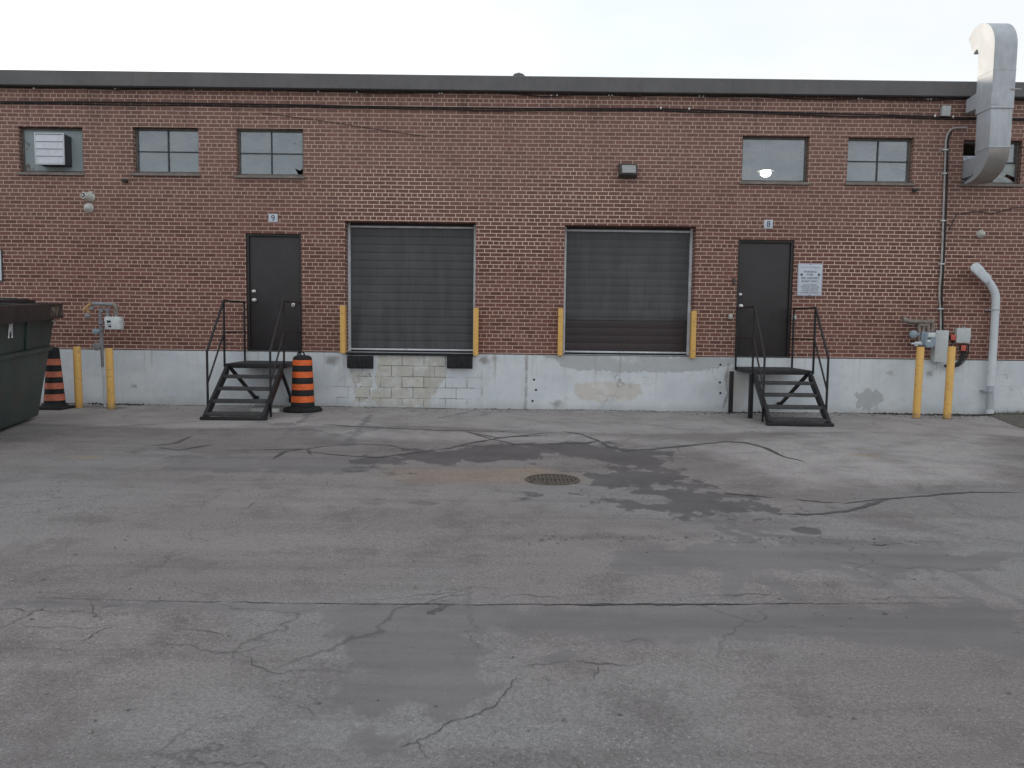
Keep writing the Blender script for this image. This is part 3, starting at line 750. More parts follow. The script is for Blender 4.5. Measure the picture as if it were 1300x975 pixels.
# parking sign
x0, x1, z0, z1 = rect(1012.3, 334.3, 1044.2, 376, -.02)
sg = thing('parking_sign', 'white parking sign with arrows on the brick right of door 8', 'sign', ((x0 + x1) / 2, 0, z0))
b = B(); cube(b, x0, x1, -.022, -.012, z0, z1, .005); obj('border', b, 'sign_edge', sg)
w, h = x1 - x0, z1 - z0
b = B(); cube(b, x0 + w * .045, x1 - w * .045, -.0245, -.0215, z0 + h * .035, z1 - h * .035, .001); obj('panel', b, 'sign', sg)
def line(s, a, c_, t0, t1, mat='ink'):
    obj('lettering', text_bm(s, x0 + w * a, x0 + w * c_, z1 - h * t1, z1 - h * t0, -.027), mat, sg)
line('PRIVATE PROPERTY', .12, .86, .10, .145, 'ink_pale')
line('PARKING', .25, .74, .225, .285, 'ink'); line('FOR', .38, .62, .315, .375, 'ink')
line('300', .14, .32, .42, .48, 'ink'); line('MIDWEST', .39, .88, .42, .48, 'ink'); line('ROAD ONLY', .18, .82, .515, .575, 'ink')
for i, s in enumerate(('UNAUTHORIZED', 'VEHICLES WILL BE', 'TAGGED AND/OR', 'TOWED AWAY AT', "OWNER'S EXPENSE")):
    line(s, (.22, .14, .17, .18, .11)[i], (.78, .86, .84, .82, .88)[i], .64 + i * .06, .675 + i * .06, 'ink')
for s in (-1, 1):
    xm = x0 + w * (.15 if s < 0 else .85); zc = z1 - h * .345; b = B()
    prism(b, [(xm + s * .032, zc), (xm - s * .018, zc + .03), (xm - s * .018, zc - .03)], 'y', -.028, -.0248); obj('arrow', b, 'ink', sg)
for zz in (z1 - h * .03, z0 + h * .03):
    b = B(); lathe(b, [(.001, 0), (.011, 0), (.009, .006), (.001, .007)], ((x0 + x1) / 2, -.0225, zz), 10, 'y'); obj('screw', b, 'bronze', sg)
# sign at the left edge
x0, x1, z0, z1 = rect(-75, 316, 3, 357, -.02)
s2 = thing('wall_sign', 'white sign panel with dark edge on brick above the green bin', 'sign', ((x0 + x1) / 2, 0, z0))
b = B(); cube(b, x0, x1, -.02, -.004, z0, z1, .004); obj('border', b, 'bronze', s2)
b = B(); cube(b, x0 + .02, x1 - .022, -.0235, -.0195, z0 + .02, z1 - .02); obj('panel', b, 'sign', s2)

# wall pack lamp
x0, x1, z0, z1 = rect(786.5, 207.5, 809.5, 223.5, -.15)
wl = thing('wall_lamp', 'square bronze floodlight on the brick above the right dock door', 'lamp', ((x0 + x1) / 2, 0, z0))
b = B(); prism(b, [(-.001, z0 - .02), (-.11, z0), (-.17, z0 + .03), (-.13, z1), (-.001, z1 + .02)], 'x', x0, x1, .008); obj('housing', b, 'bronze', wl)
b = B(); prism(b, [(-.176, z0 + .055), (-.181, z0 + .055), (-.145, z1 - .03), (-.140, z1 - .03)], 'x', x0 + .045, x1 - .035, .002); obj('lens', b, 'prism', wl)

# security cameras
q = on_y(111, 249.5, -.06)
cm = thing('security_camera', 'pale turret security camera, upper of two near the boarded window', 'camera', (q.x, 0, q.z))
b = B(); lathe(b, [(.002, .001), (.085, .001), (.085, .02), (.06, .05), (.002, .055)], (q.x + .03, 0, q.z), 24, 'y'); obj('base', b, 'cam_white', cm)
b = B(); a = Vector((q.x + .02, -.03, q.z)); e = Vector((q.x - .03, -.15, q.z + .01)); tube(b, [a, a.lerp(e, .3), e], [.075, .072, .062], 24); hd = obj('housing', b, 'cam_white', cm)
dv = (e - a).normalized(); b = B(); tube(b, [e + dv * .001, e + dv * .006], .042, 20); obj('lens', b, 'lens', cm)
b = B(); tube(b, [e + dv * .0065, e + dv * .012], .018, 12); obj('lens_glass', b, 'clip', cm)
b = B(); cube(b, q.x + .03, q.x + .085, -.05, -.006, q.z + .06, q.z + .10, .008); obj('bracket', b, 'cam_white', cm)
def dome(u, v, r, lb, grp=None):
    q = on_y(u, v, -.05); o = thing('dome_camera', lb, 'camera', (q.x, 0, q.z))
    b = B(); lathe(b, [(.002, .001), (r, .001), (r * 1.02, .03), (r * .9, .045), (r * .82, .046)], (q.x, 0, q.z), 28, 'y'); obj('base', b, 'cam_white', o)
    b = B(); lathe(b, [(r * .8, .045), (r * .74, .075), (r * .5, .105), (r * .2, .118), (.002, .12)], (q.x, 0, q.z), 28, 'y'); obj('dome', b, 'cam_white', o)
    return o
dome(111.5, 263.5, .088, 'round pale dome camera, lower of two near the boarded window')
dome(1246.5, 297, .072, 'small white dome camera on the brick below the metal duct')
# junction box and small fittings
def wallbox(name, lb, cat, u0, v0, u1, v1, d, mat, lid=True):
    x0, x1, z0, z1 = rect(u0, v0, u1, v1, -d)
    o = thing(name, lb, cat, ((x0 + x1) / 2, 0, z0))
    b = B(); cube(b, x0, x1, -d, -.001, z0, z1, .006); obj('box', b, mat, o)
    if lid:
        b = B(); cube(b, x0 - .004, x1 + .004, -d - .012, -d - .001, z0 - .004, z1 + .004, .004); obj('cover', b, mat, o)
    return o, (x0, x1, z0, z1)
wallbox('junction_box', 'small square grey junction box under the roof edge near the duct', 'junction box', 1196, 134.5, 1206.5, 147, .07, 'grey_box')
wallbox('entry_keypad', 'small dark keypad box on the brick left of door 8', 'keypad', 930.5, 353, 933.5, 361, .03, 'bronze', False)
def stub(u, v, lb):
    q = on_y(u, v, -.06); b = B(); tube(b, [(q.x, -.002, q.z), (q.x - .01, -.09, q.z - .01)], .035, 12); tube(b, [(q.x - .045, -.08, q.z), (q.x + .045, -.08, q.z)], .026, 10)
    tag(obj('pipe_stub', b, 'bronze'), lb, 'pipe stub', 'pipe stubs below windows')
stub(158.5, 229, 'short dark pipe stub on brick left below the second window'); stub(1162, 241, 'short dark pipe stub on brick right below the last four pane window')
def bracket(u, v, lb):
    q = on_y(u, v, -.06); b = B(); cube(b, q.x - .03, q.x + .03, -.09, -.001, q.z - .045, q.z + .045, .015); cube(b, q.x - .02, q.x + .02, -.12, -.0905, q.z - .02, q.z + .02, .006)
    tag(obj('rail_bracket', b, 'cam_white'), lb, 'bracket', 'pale brackets beside door 8')
bracket(927.5, 402, 'pale bracket on brick just left of door 8'); bracket(1008.5, 403, 'pale bracket on brick just right of door 8')

# cables along the top
def run(pts, y, sag=.012, step=.5, seed=1):
    rr = random.Random(seed); out = []
    for (u, v), (u2, v2) in zip(pts, pts[1:]):
        a, e = on_y(u, v, y), on_y(u2, v2, y); n = max(2, int((e - a).length / step))
        for k in range(n): s = k / n; q = a.lerp(e, s); out.append(Vector((q.x, y, q.z + (rr.random() - .5) * 2 * sag)))
    out.append(on_y(*pts[-1], y)); return out
b = B()
tube(b, run(((-120, 127), (0, 128.5), (250, 131), (650, 138), (840, 138), (1130, 146), (1215, 149.5), (1440, 153)), -.03, .006, .7, 2), .013, 8)
tube(b, run(((-120, 129.5), (0, 131), (250, 133.5), (650, 140.5), (840, 140.5), (1130, 148.5), (1215, 152), (1440, 155)), -.025, .012, .6, 3), .010, 8)
k1 = tag(obj('cable_run', b, 'cable'), 'thick black cable bundle running along the wall above the windows', 'cable')
b = B()
pts = run(((-120, 111), (0, 112), (150, 112.5), (300, 113), (520, 118.5), (620, 115), (690, 122), (850, 121), (960, 123), (1100, 126), (1225, 127), (1440, 129)), -.022, .02, .55, 5)
tube(b, pts, .010, 6)
k2 = thing('thin_cable', 'thin wavy black cable with white clips just under the roof edge', 'cable', (0, 0, pts[0].z))
obj('cord', b, 'cable_old', k2)
for u, v in ((43, 112), (146, 112.5), (246, 113.3), (345, 115), (404, 116), (453, 117), (558, 118.5), (561, 118.5), (700, 121), (707, 121), (773, 121), (777, 121), (888, 122), (893, 122), (1090, 125), (1094, 125), (1178, 126), (1182, 126)):
    q = on_y(u, v, -.03); b = B(); cube(b, q.x - .014, q.x + .014, -.04, -.006, q.z - .013, q.z + .013, .005); obj('clip', b, 'clip', k2)
for u, v in ((839, 137), (875, 138), (1187, 147), (1210, 148)):
    q = on_y(u, v, -.05); b = B(); cube(b, q.x - .015, q.x + .015, -.06, -.048, q.z - .02, q.z + .02, .004); obj('clip', b, 'clip', k1)
b = B(); tube(b, run(((330, 143), (420, 155), (520, 170), (540, 173)), -.012, .004, .6, 6), .005, 6); tag(obj('loose_wire', b, 'cable_old'), 'thin loose wire drooping across the upper brick right of the broken window', 'wire')
b = B(); tube(b, run(((1205, 292), (1214, 272), (1240, 268), (1262, 271), (1285, 264), (1340, 262)), -.015, .006, .4, 8), .008, 6); tag(obj('wall_cable', b, 'cable_old'), 'thin dark cable tacked to the brick below the duct window', 'cable')

# conduit at the right
cd = thing('conduit', 'weathered white conduit with a black cable climbing to the duct', 'conduit', (on_y(1196, 419, -.05).x, 0, on_y(1196, 419, -.05).z))
cpt = [on_y(u, v, -.045) for u, v in ((1194, 421), (1194, 395), (1192.5, 375), (1194.5, 345), (1196, 320), (1198, 260), (1200, 200), (1201, 178), (1205, 167), (1212, 162.5), (1228, 162))]
b = B(); tube(b, cpt, .017, 10, True, 4); obj('pipe', b, 'conduit', cd)
b = B(); tube(b, [q + Vector((.035, -.012 + .01 * math.sin(i * 2.1), 0)) for i, q in enumerate(cpt[:9])], .017, 8, True, 4); obj('cord', b, 'cable', cd)
for u, v in ((1194, 392), (1196, 335), (1198, 280), (1200, 220), (1200, 190)):
    q = on_y(u, v, -.06); b = B(); cube(b, q.x - .04, q.x + .05, -.075, -.001, q.z - .012, q.z + .012, .004); obj('clamp', b, 'pvc', cd)

# ------------------------------------------------------------------ gas meters and electrics
def pipe(bm, pts, r=.024, y=-.22): tube(bm, [on_y(*q[:2], q[2] if len(q) > 2 else y) for q in pts], r, 12, True, 0)
q = on_z(133.5, 517.5)
gm = thing('gas_meter', 'pale gas meter with grey pipework between two short yellow posts', 'gas meter', (q.x, q.y, 0))
y = q.y
b = B(); pipe(b, ((133.4, 518, y), (131.5, 480, y), (129.5, 458, y)), .020, y); obj('riser', b, 'pvc', gm)
b = B(); pipe(b, ((130.2, 466, y), (129, 430, y), (127.5, 408, y), (127, 397, y), (128.5, 393.5, y), (131, 393, y)), .026, y)
for v, r in ((437, .045), (433, .04), (418, .045), (409, .05), (394, .04), (425, .034)):
    q = on_y(128.5, v, y); tube(b, [(q.x, y, q.z - .03), (q.x, y, q.z + .03)], r, 12)
obj('standpipe', b, 'pipe_grey', gm)
b = B(); a = on_y(129, 441, y); e = on_y(123.5, 440, y); lathe(b, [(.002, 0), (.068, 0), (.072, .012), (.06, .035), (.002, .045)], (e.x, y - .02, e.z), 24, 'y'); tube(b, [(e.x, y, e.z), (a.x, y, a.z)], .025, 10); obj('regulator', b, 'pipe_grey', gm)
b = B(); e = on_y(122.5, 421, y); a = on_y(129, 420, y); lathe(b, [(.002, 0), (.05, 0), (.056, .014), (.045, .03), (.002, .04)], (e.x, y - .03, e.z), 24, 'y'); tube(b, [(e.x, y - .02, e.z), (a.x, y, a.z)], [.045, .03], 12); obj('relief_valve', b, 'meter_grey', gm)
b = B(); pipe(b, ((118, 386, y), (121, 385.5, y), (133, 386, y), (144, 386.8, y)), .036, y); obj('header_pipe', b, 'pipe_grey', gm)
b = B(); pipe(b, ((117, 386.3, y), (114, 387.5, y), (110, 392, y), (107.5, 394.5, y)), .042, y); pipe(b, ((112, 391, y), (113, 397, y)), .045, y); pipe(b, ((109, 389.5, y), (106.5, 393.5, y)), .03, y - .02); obj('brass_valve', b, 'brass', gm)
b = B(); e = on_y(112.5, 401.5, y); lathe(b, [(.002, 0), (.05, 0), (.05, .03), (.03, .05), (.002, .052)], (e.x, y - .02, e.z), 6, 'y'); obj('cap', b, 'pipe_grey', gm); b = B(); e = on_y(118, 391.5, y); lathe(b, [(.002, 0), (.04, 0), (.03, .05), (.002, .052)], (e.x, y - .02, e.z), 16, 'y'); obj('cap', b, 'pipe_grey', gm)
b = B(); pipe(b, ((143.5, 386.8, y), (146.5, 387.5, y), (147.8, 390, y), (147.5, 396, y)), .038, y); pipe(b, ((147.5, 393, y), (147.5, 397.5, y)), .045, y); obj('elbow', b, 'pipe_old', gm)
b = B(); pipe(b, ((136.5, 392, y), (136.8, 402.5, y)), .03, y); pipe(b, ((136.7, 391.5, y), (136.7, 395, y)), .042, y); obj('swivel', b, 'pipe_grey', gm); b = B(); pipe(b, ((147.5, 397, y), (147.5, 402.5, y)), .026, y); obj('swivel', b, 'pipe_grey', gm)
x0, x1, z0, z1 = rect(132.8, 402, 152, 418.3, y - .09)
b = B(); cube(b, x0, x1, y - .10, y + .06, z0, z1, .02); cube(b, x0 - .012, x1 + .012, y - .085, y - .05, z0 + .15, z0 + .19, .01); mc = obj('meter_case', b, 'meter_white', gm)
b = B(); cube(b, x0 + .045, x0 + .115, y - .1045, y - .0985, z0 + .12, z0 + .16, .002); cube(b, x0 + .07, x0 + .12, y - .1045, y - .0985, z0 + .04, z0 + .07, .002); cube(b, x0 + .05, x0 + .13, y - .104, y - .0985, z0 + .088, z0 + .093); obj('dial', b, 'ink', mc)
b = B(); e = on_z(133.5, 518); lathe(b, [(.002, 0), (.05, 0), (.03, .012), (.002, .014)], (e.x, e.y, 0), 12); obj('ground_collar', b, 'crack', gm)

y = -.22
q = on_y(1170, 440, y)
gm2 = thing('gas_meter', 'grey gas meter with rusty pipes behind the right hand yellow posts', 'gas meter', (q.x, 0, q.z))
b = B(); pipe(b, ((1148, 406.5, y), (1160, 408, y), (1176, 408.5, y)), .040, y); pipe(b, ((1146, 405.5, y), (1151, 407, y)), .052, y); pipe(b, ((1176, 408, y), (1184, 409, y)), .05, y)
pipe(b, ((1152, 411.5, y + .05), (1177, 411.5, y + .05)), .022, y); pipe(b, ((1166, 412.5, y), (1179, 413, y)), .034, y); obj('header_pipe', b, 'pipe_old', gm2)
b = B(); pipe(b, ((1166.5, 412, y), (1167, 420, y)), .03, y); pipe(b, ((1178, 410, y), (1178.5, 421, y)), .034, y); pipe(b, ((1184, 409, y), (1184, 418, y), (1183, 421, y)), .036, y)
pipe(b, ((1167, 418, y), (1167, 437, y)), .026, y); pipe(b, ((1172, 412, y), (1172.5, 421, y)), .03, y)
for u in (1168, 1176, 1183):
    e = on_y(u, 412, y + .1); tube(b, [(e.x, -.001, e.z), (e.x, y, e.z)], .02, 8)
obj('drop_pipe', b, 'pipe_old', gm2)
b = B(); e = on_y(1159.5, 424.5, y); lathe(b, [(.002, -.05), (.06, -.05), (.075, -.01), (.078, .015), (.06, .04), (.03, .05), (.002, .06)], (e.x, y, e.z), 26, 'y'); a = on_y(1167, 424.5, y); tube(b, [(e.x, y, e.z), (a.x, y, a.z)], .03, 12); obj('regulator', b, 'meter_grey', gm2)
b = B(); pipe(b, ((1157, 436.3, y), (1162, 436, y)), .018, y); pipe(b, ((1161.5, 436, y), (1173.5, 436, y)), .036, y); pipe(b, ((1168.5, 437, y), (1168.5, 433, y)), .045, y); pipe(b, ((1163, 439, y), (1163, 437, y)), .03, y); obj('service_valve', b, 'pvc', gm2)
x0, x1, z0, z1 = rect(1173.8, 421, 1188.5, 441.5, y - .1)
b = B(); prism(b, [(x0, z1 - .01), (x1, z1 - .01), (x1, z0 + .06), (x1 - .05, z0), (x0 + .05, z0), (x0, z0 + .06)], 'y', y - .10, y + .08, .014); cube(b, x0 - .03, x0 + .02, y - .07, y + .06, z0 + .11, z1, .012); mc = obj('meter_case', b, 'meter_grey', gm2)
b = B(); cube(b, x0 + .06, x1 - .02, y - .108, y - .099, z1 - .10, z1 - .02, .003); cube(b, x0 + .05, x0 + .11, y - .106, y - .099, z0 + .1, z0 + .145, .003); obj('label_plate', b, 'meter_white', mc)
b = B(); cube(b, x0 + .05, x0 + .11, y - .107, y - .0985, z0 + .155, z0 + .175, .002); obj('dial', b, 'ink', mc)

cb, (x0, x1, z0, z1) = wallbox('electric_cabinet', 'tall grey electric cabinet on the wall behind a yellow post', 'cabinet', 1187, 419.5, 1203, 459.5, .15, 'grey_box')
e = on_y(1190, 474, -.2); b = B(); tube(b, [((x0 + x1) / 2 - .04, -.10, z0 - .001), ((x0 + x1) / 2 - .045, -.10, z0 - .16)], .008, 8); obj('drain_tube', b, 'pvc_grey', cb)
pb, (x0, x1, z0, z1) = wallbox('panel_box', 'square grey panel box on brick beside the tall cabinet', 'panel box', 1214.5, 416.5, 1231.5, 435, .08, 'grey_box')
for args in ((x0 - .015, x0 - .005, -.1, -.03, z0 + .03, z0 + .07), (x1 + .005, x1 + .02, -.1, -.03, z0 + .1, z0 + .15), ((x0 + x1) / 2 - .012, (x0 + x1) / 2 + .012, -.1, -.02, z1 + .0045, z1 + .03)):
    b = B(); cube(b, *args, .002); obj('latch', b, 'pvc_grey', pb)
def redplate(u, v, lb):
    q = on_y(u, v, -.05); o = thing('warning_plate', lb, 'warning plate', (q.x, 0, q.z), 'small red plates by the panel box')
    b = B(); cube(b, q.x - .045, q.x + .045, -.10, -.09, q.z - .05, q.z + .055, .003); obj('plate', b, 'red', o)
    b = B(); cube(b, q.x - .03, q.x + .03, -.0895, -.001, q.z - .04, q.z + .04, .003); obj('back_box', b, 'bronze', o)
redplate(1208.5, 428.5, 'small red plate between the tall cabinet and the panel box'); redplate(1221.5, 442, 'small red plate below the square grey panel box')
b = B()
for k, (du, r) in enumerate(((0, .017), (3, .014), (6, .010), (-2, .012))):
    tube(b, [on_y(u, v, yy) for u, v, yy in ((1223 + du, 437, -.03), (1223.5 + du, 446, -.05), (1221 + du * .9, 455, -.09), (1215 + du * .6, 462 + du * .3, -.11), (1207, 464.5 + du * .35, -.13), (1199, 464 + du * .2, -.13))], r, 8, True, 4)
tube(b, [on_y(u, v, -.06) for u, v in ((1213, 430), (1209, 436), (1207, 446), (1212, 450))], .012, 8, True, 4)
tag(obj('cable_loop', b, 'cable'), 'loop of black cables hanging below the square grey panel box', 'cable')

# bent vent pipe at the right
vp = thing('vent_pipe', 'tall pale vent pipe with bent hooded top on the right', 'vent pipe', (on_y(1256, 524, -.16).x, -.16, 0))
yv = -.16
def vpt(u, v, yy=yv): return on_y(u, v, yy)
b = B(); tube(b, [vpt(1256.3, 523), vpt(1257.2, 487)], .062, 20); obj('lower_pipe', b, 'pvc_grey', vp)
b = B(); tube(b, [vpt(1256.2, 524.8), vpt(1256.25, 519.5)], .069, 20); obj('pipe_foot', b, 'pvc', vp)
b = B(); tube(b, [vpt(1257.1, 490), vpt(1261, 440), vpt(1263.5, 395)], .068, 24)
obj('shaft', b, 'pvc', vp)
b = B(); tube(b, [vpt(1263.4, 398), vpt(1264.2, 382), vpt(1263, 372), vpt(1258, 362), vpt(1251, 353), vpt(1243, 342.5), vpt(1238, 337, yv - .02)], [.07, .07, .07, .07, .068, .078, .07], 24, True, 4); obj('bend', b, 'pvc', vp)
# flat oval cap on the bend
a = vpt(1252.5, 354.5, yv - .075); e = vpt(1236.5, 339.5, yv - .09); dirv = (e - a); L_ = dirv.length; dirv.normalize()
side = Vector((0, -1, 0)).cross(dirv).normalized(); b = B(); poly = []
hw = .082
for k in range(13): an = math.pi * k / 12; poly.append(e + dirv * (math.sin(an) * hw * .8) + side * math.cos(an) * hw)
for k in range(13): an = math.pi * k / 12; poly.append(a - dirv * (math.sin(an) * hw * .6) - side * math.cos(an) * hw)
A_ = [b.verts.new(q) for q in poly]; B_ = [b.verts.new(q + Vector((0, -.03, 0))) for q in poly]; C_ = [b.verts.new((q * .88 + (a + e) / 2 * .12) + Vector((0, -.042, 0))) for q in poly]
for i in range(len(poly)):
    j = (i + 1) % len(poly); b.faces.new((A_[i], A_[j], B_[j], B_[i])); b.faces.new((B_[i], B_[j], C_[j], C_[i]))
b.faces.new(C_); b.faces.new(list(reversed(A_))); obj('hood', b, 'pvc', vp)
for u, v in ((1263.2, 393.5), (1256, 496.5)):
    q = vpt(u, v); b = B(); lathe(b, [(.069, -.014), (.076, -.014), (.076, .014), (.069, .014)], q, 20); cube(b, q.x - .11, q.x + .09, -.06, -.032, q.z - .014, q.z + .014, .003); cube(b, q.x - .10, q.x - .074, -.18, -.0605, q.z - .012, q.z + .012, .003); obj('bracket', b, 'pvc_grey', vp)

# ------------------------------------------------------------------ big duct
yF = -.92
xa = on_y(1257.5, 150, yF).x; xb = on_y(1286.5, 150, yF).x
dk = thing('exhaust_duct', 'large galvanized metal duct rising from the window over the roof edge', 'duct', ((xa + xb) / 2, -.5, on_y(1257, 233, -.12).z))
zt = on_y(1270, 28, -.55).z; ze = on_y(1258, 100, yF).z
ztop = zt; rO = .50
def arc(cy, cz, r, a0, a1, n): return [(cy + r * math.cos(rad(a0 + (a1 - a0) * k / n)), cz + r * math.sin(rad(a0 + (a1 - a0) * k / n))) for k in range(n + 1)]
# goose neck: outer arc centre so that its front is yF; inner edge of vertical part at yI
yI = -.46
cyc = yF + .52; czc = ztop - .52
zlow = on_y(1258, 136, yF).z; zelb = on_y(1258, 186, yF).z
b = B()
outer = [(yF, zlow)] + arc(cyc, czc, .52, 180, 62, 16)
mouth = (-.11, on_y(1225.5, 50, -.11).z); mouth2 = (-.40, on_y(1240, 67, -.40).z)
outer = [(yF, zlow)] + arc(cyc, czc, .52, 180, 75, 14)
prof = outer + [mouth, (-.30, mouth2[1] + .0)] + [(-.36, mouth2[1] + .06), (-.42, mouth2[1] + .06), (yI, mouth2[1] - .02)] + [(yI, zlow + .14), (yI, zlow)]
prism(b, prof, 'x', xa, xb, .006); obj('gooseneck', b, 'galv', dk)
# skirt to the wall at the parapet
b = B(); zs_ = fb - .02
prism(b, [(yI + .001, on_y(1240, 118, -.45).z), (-.14, fb - .06), (-.14, on_y(1229, 143, -.2).z), (yI + .001, on_y(1247, 137, -.5).z)], 'x', xa + .01, xb - .01, .004); obj('wall_skirt', b, 'galv', dk)
b = B(); xc, xd = xa + .01, xb - .012
cube(b, xc, xd, yF + .012, yI - .03, zelb, zlow - .001, .006)
obj('riser', b, 'galv', dk)
b = B()
zb_ = on_y(1228, 234, -.2).z; rz = zelb - zb_; y0e = yF + .012; yb2 = -.30
po = [(yb2 - (yb2 - y0e) * math.cos(rad(90 * k / 16)), zelb - rz * math.sin(rad(90 * k / 16))) for k in range(17)]
pi_ = [(-.2, zb_ + .004), (-.2, zb_ + .03), (yI - .05, zb_ + .11), (yI - .028, zelb)]
b2 = B(); prism(b2, po + pi_, 'x', xc + .004, xd - .004, .004)
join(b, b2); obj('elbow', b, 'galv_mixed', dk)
b = B(); cube(b, xc + .08, xd - .03, yI - .04, .10, zb_ + .14, zelb - .05, .005); obj('sleeve', b, 'tin', dk)

zz = on_y(1265, 88, yF).z
for args in ((xa - .004, xb + .004, yF - .005, yI + .004, zlow - .012, zlow + .016), (xc - .004, xd + .004, yF + .006, yI - .025, zelb - .01, zelb + .01), (xa - .003, xb + .003, yF - .004, yI + .003, zz - .008, zz + .008)):
    b = B(); cube(b, *args, .003); obj('seam_band', b, 'galv', dk)
b = B(); zz = on_y(1280, 113, yF).z; cube(b, xb - .07, xb + .10, yF - .012, yF - .004, zz - .012, zz + .012, .002); obj('strap', b, 'galv_old', dk)
b = B(); q = on_y(1259.5, 125, yF); cube(b, q.x - .02, q.x + .11, yF - .006, yF - .001, q.z - .1, q.z + .1, .002); obj('patch_plate', b, 'galv', dk)

# roof vent just showing over the edge
q = on_y(658.5, 96, 1.2)
rv = thing('roof_vent', 'small dark cap vent peeking over the roof edge', 'vent', (q.x, 1.2, ZT + .03))
b = B(); lathe(b, [(.07, ZT + .03), (.07, q.z - .06)], (q.x, 1.2, 0), 16); obj('stem', b, 'fascia', rv)
b = B(); lathe(b, [(.09, q.z - .1), (.125, q.z - .06), (.12, q.z - .0), (.09, q.z + .025), (.02, q.z + .03), (.02, q.z + .055), (.002, q.z + .06)], (q.x, 1.2, 0), 20); obj('cap', b, 'fascia', rv)

# lamp in the lit office
q = on_y(972, 219.5, 3.4)
il = thing('hanging_lamp', 'glowing ceiling lamp hanging inside behind the single pane window', 'lamp', (q.x, 3.4, q.z))
b = B(); lathe(b, [(.002, .03), (.10, .03), (.115, 0), (.10, -.05), (.06, -.075), (.002, -.08)], q, 20); obj('diffuser', b, 'lamp', il)
b = B(); lathe(b, [(.17, .045), (.19, .035), (.1, .14), (.04, .18), (.012, .2), (.012, 5.70 - q.z)], q, 20); obj('shade', b, 'bronze', il)

# ------------------------------------------------------------------ stairs
def stair(xl, xr, lb, legs, y_end, brace_sides, spread):
    o = thing('metal_stairs', lb, 'stairs', ((xl + xr) / 2, -1.0, 0), 'black metal stairs up to the doors')
    zp = .845; yf = -1.1; rise = .185; runx = (abs(y_end) - 1.1) / 4
    b = B(); cube(b, xl - .02, xr + .02, yf, PY - .015, zp - .03, zp, .004)
    for k in range(26):
        yy = yf + .03 + k * (abs(yf) - .09) / 26; cube(b, xl + .02, xr - .02, yy, yy + .014, zp + .0005, zp + .006)
    obj('platform', b, 'tread', o)
    b = B()
    cube(b, xl - .03, xr + .03, yf - .012, yf - .001, zp - .075, zp + .003, .003)
    cube(b, xl - .03, xl - .021, yf, PY - .012, zp - .075, zp + .003, .003); cube(b, xr + .021, xr + .03, yf, PY - .012, zp - .075, zp + .003, .003)
    obj('edge_frame', b, 'steel_black', o)
    for i in range(4):
        z = zp - rise * (i + 1); y1 = yf - .03 - runx * (i + 1); b = B()
        cube(b, xl + .032, xr - .032, y1, y1 + .25, z - .028, z, .004); cube(b, xl + .032, xr - .032, y1 - .006, y1 + .012, z - .05, z + .004, .003)
        obj('tread', b, 'tread', o)
    for x in (xl, xr):
        b = B(); s = (zp - .05) / (abs(y_end) - 1.1)
        prism(b, [(yf - .013, zp - .002), (yf - .013, zp - .16), (y_end + .06, .0), (y_end - .06, .0), (y_end - .06, .07)], 'x', x - .028, x + .028, .004); obj('stringer', b, 'steel_black', o)
    b = B(); cube(b, xl - .05, xr + .05, y_end - .10, y_end - .062, .0, .05, .004); cube(b, xl - .06, xl + .05, y_end - .09, y_end + .02, 0, .03, .003); cube(b, xr - .05, xr + .06, y_end - .09, y_end + .02, 0, .03, .003); obj('foot_bar', b, 'steel_black', o)
    w = .031
    for x, s in ((xl - .028 - w / 2 - .001, -1), (xr + .028 + w / 2 + .001, 1)):
        yb_ = y_end + .22; b = B()
        bar(b, (x, yb_, .02), (x, yb_, 1.09), w); obj('rail_post', b, 'steel_black', o)
        b = B(); bar(b, (x, yf - .03, zp - .06), (x, yf - .03, 1.925), w); obj('rail_post', b, 'steel_black', o)
        b = B(); bar(b, (x, -.10, zp - .05), (x, -.10, 1.925), w); obj('rail_post', b, 'steel_black', o)
        b = B()
        bar(b, (x, yb_ - .012, 1.075), (x, yf - .03, 1.93), w); bar(b, (x, yf - .045, 1.932), (x, -.085, 1.932), w)
        bar(b, (x, yb_, .56), (x, yf - .03, 1.385), w * .8); bar(b, (x, yf - .03, 1.385), (x, -.10, 1.385), w * .8)
        obj('handrail', b, 'rail', o)
    for s in brace_sides:
        x = xl + .035 if s < 0 else xr - .035
        b = B(); bar(b, (x, yf + .03, zp - .08), (x - s * .10, -.09, .16), .05, .05); cube(b, x - s * .1 - .05, x - s * .1 + .05, -.07, PY - .002, .07, .19, .004); obj('brace', b, 'steel_black', o)
    for x, yy in legs:
        b = B(); cube(b, x - .035, x + .035, yy - .035, yy + .035, 0, zp - .078, .004); obj('leg', b, 'steel_black', o)
    return o
s9 = stair(-4.93, -3.99, 'black metal steps with handrails leading up to door 9', [], -2.12, (-1, 1), 0)
s8 = stair(4.20, 5.16, 'black metal steps with handrails leading up to door 8', [(4.06, -.2), (4.165, -1.06)], -1.98, (1,), 0)
q = on_y(1033, 397, -1.1)
# pale plank under the left steps
a = on_z(315.5, 524); e = on_z(352, 524.5)
b = B(); cube(b, a.x, e.x, a.y, a.y + .14, .004, .07, .006, None)
pk = obj('pale_plank', b, 'plank'); tag(pk, 'short pale plank lying on the asphalt under the left steps', 'plank')

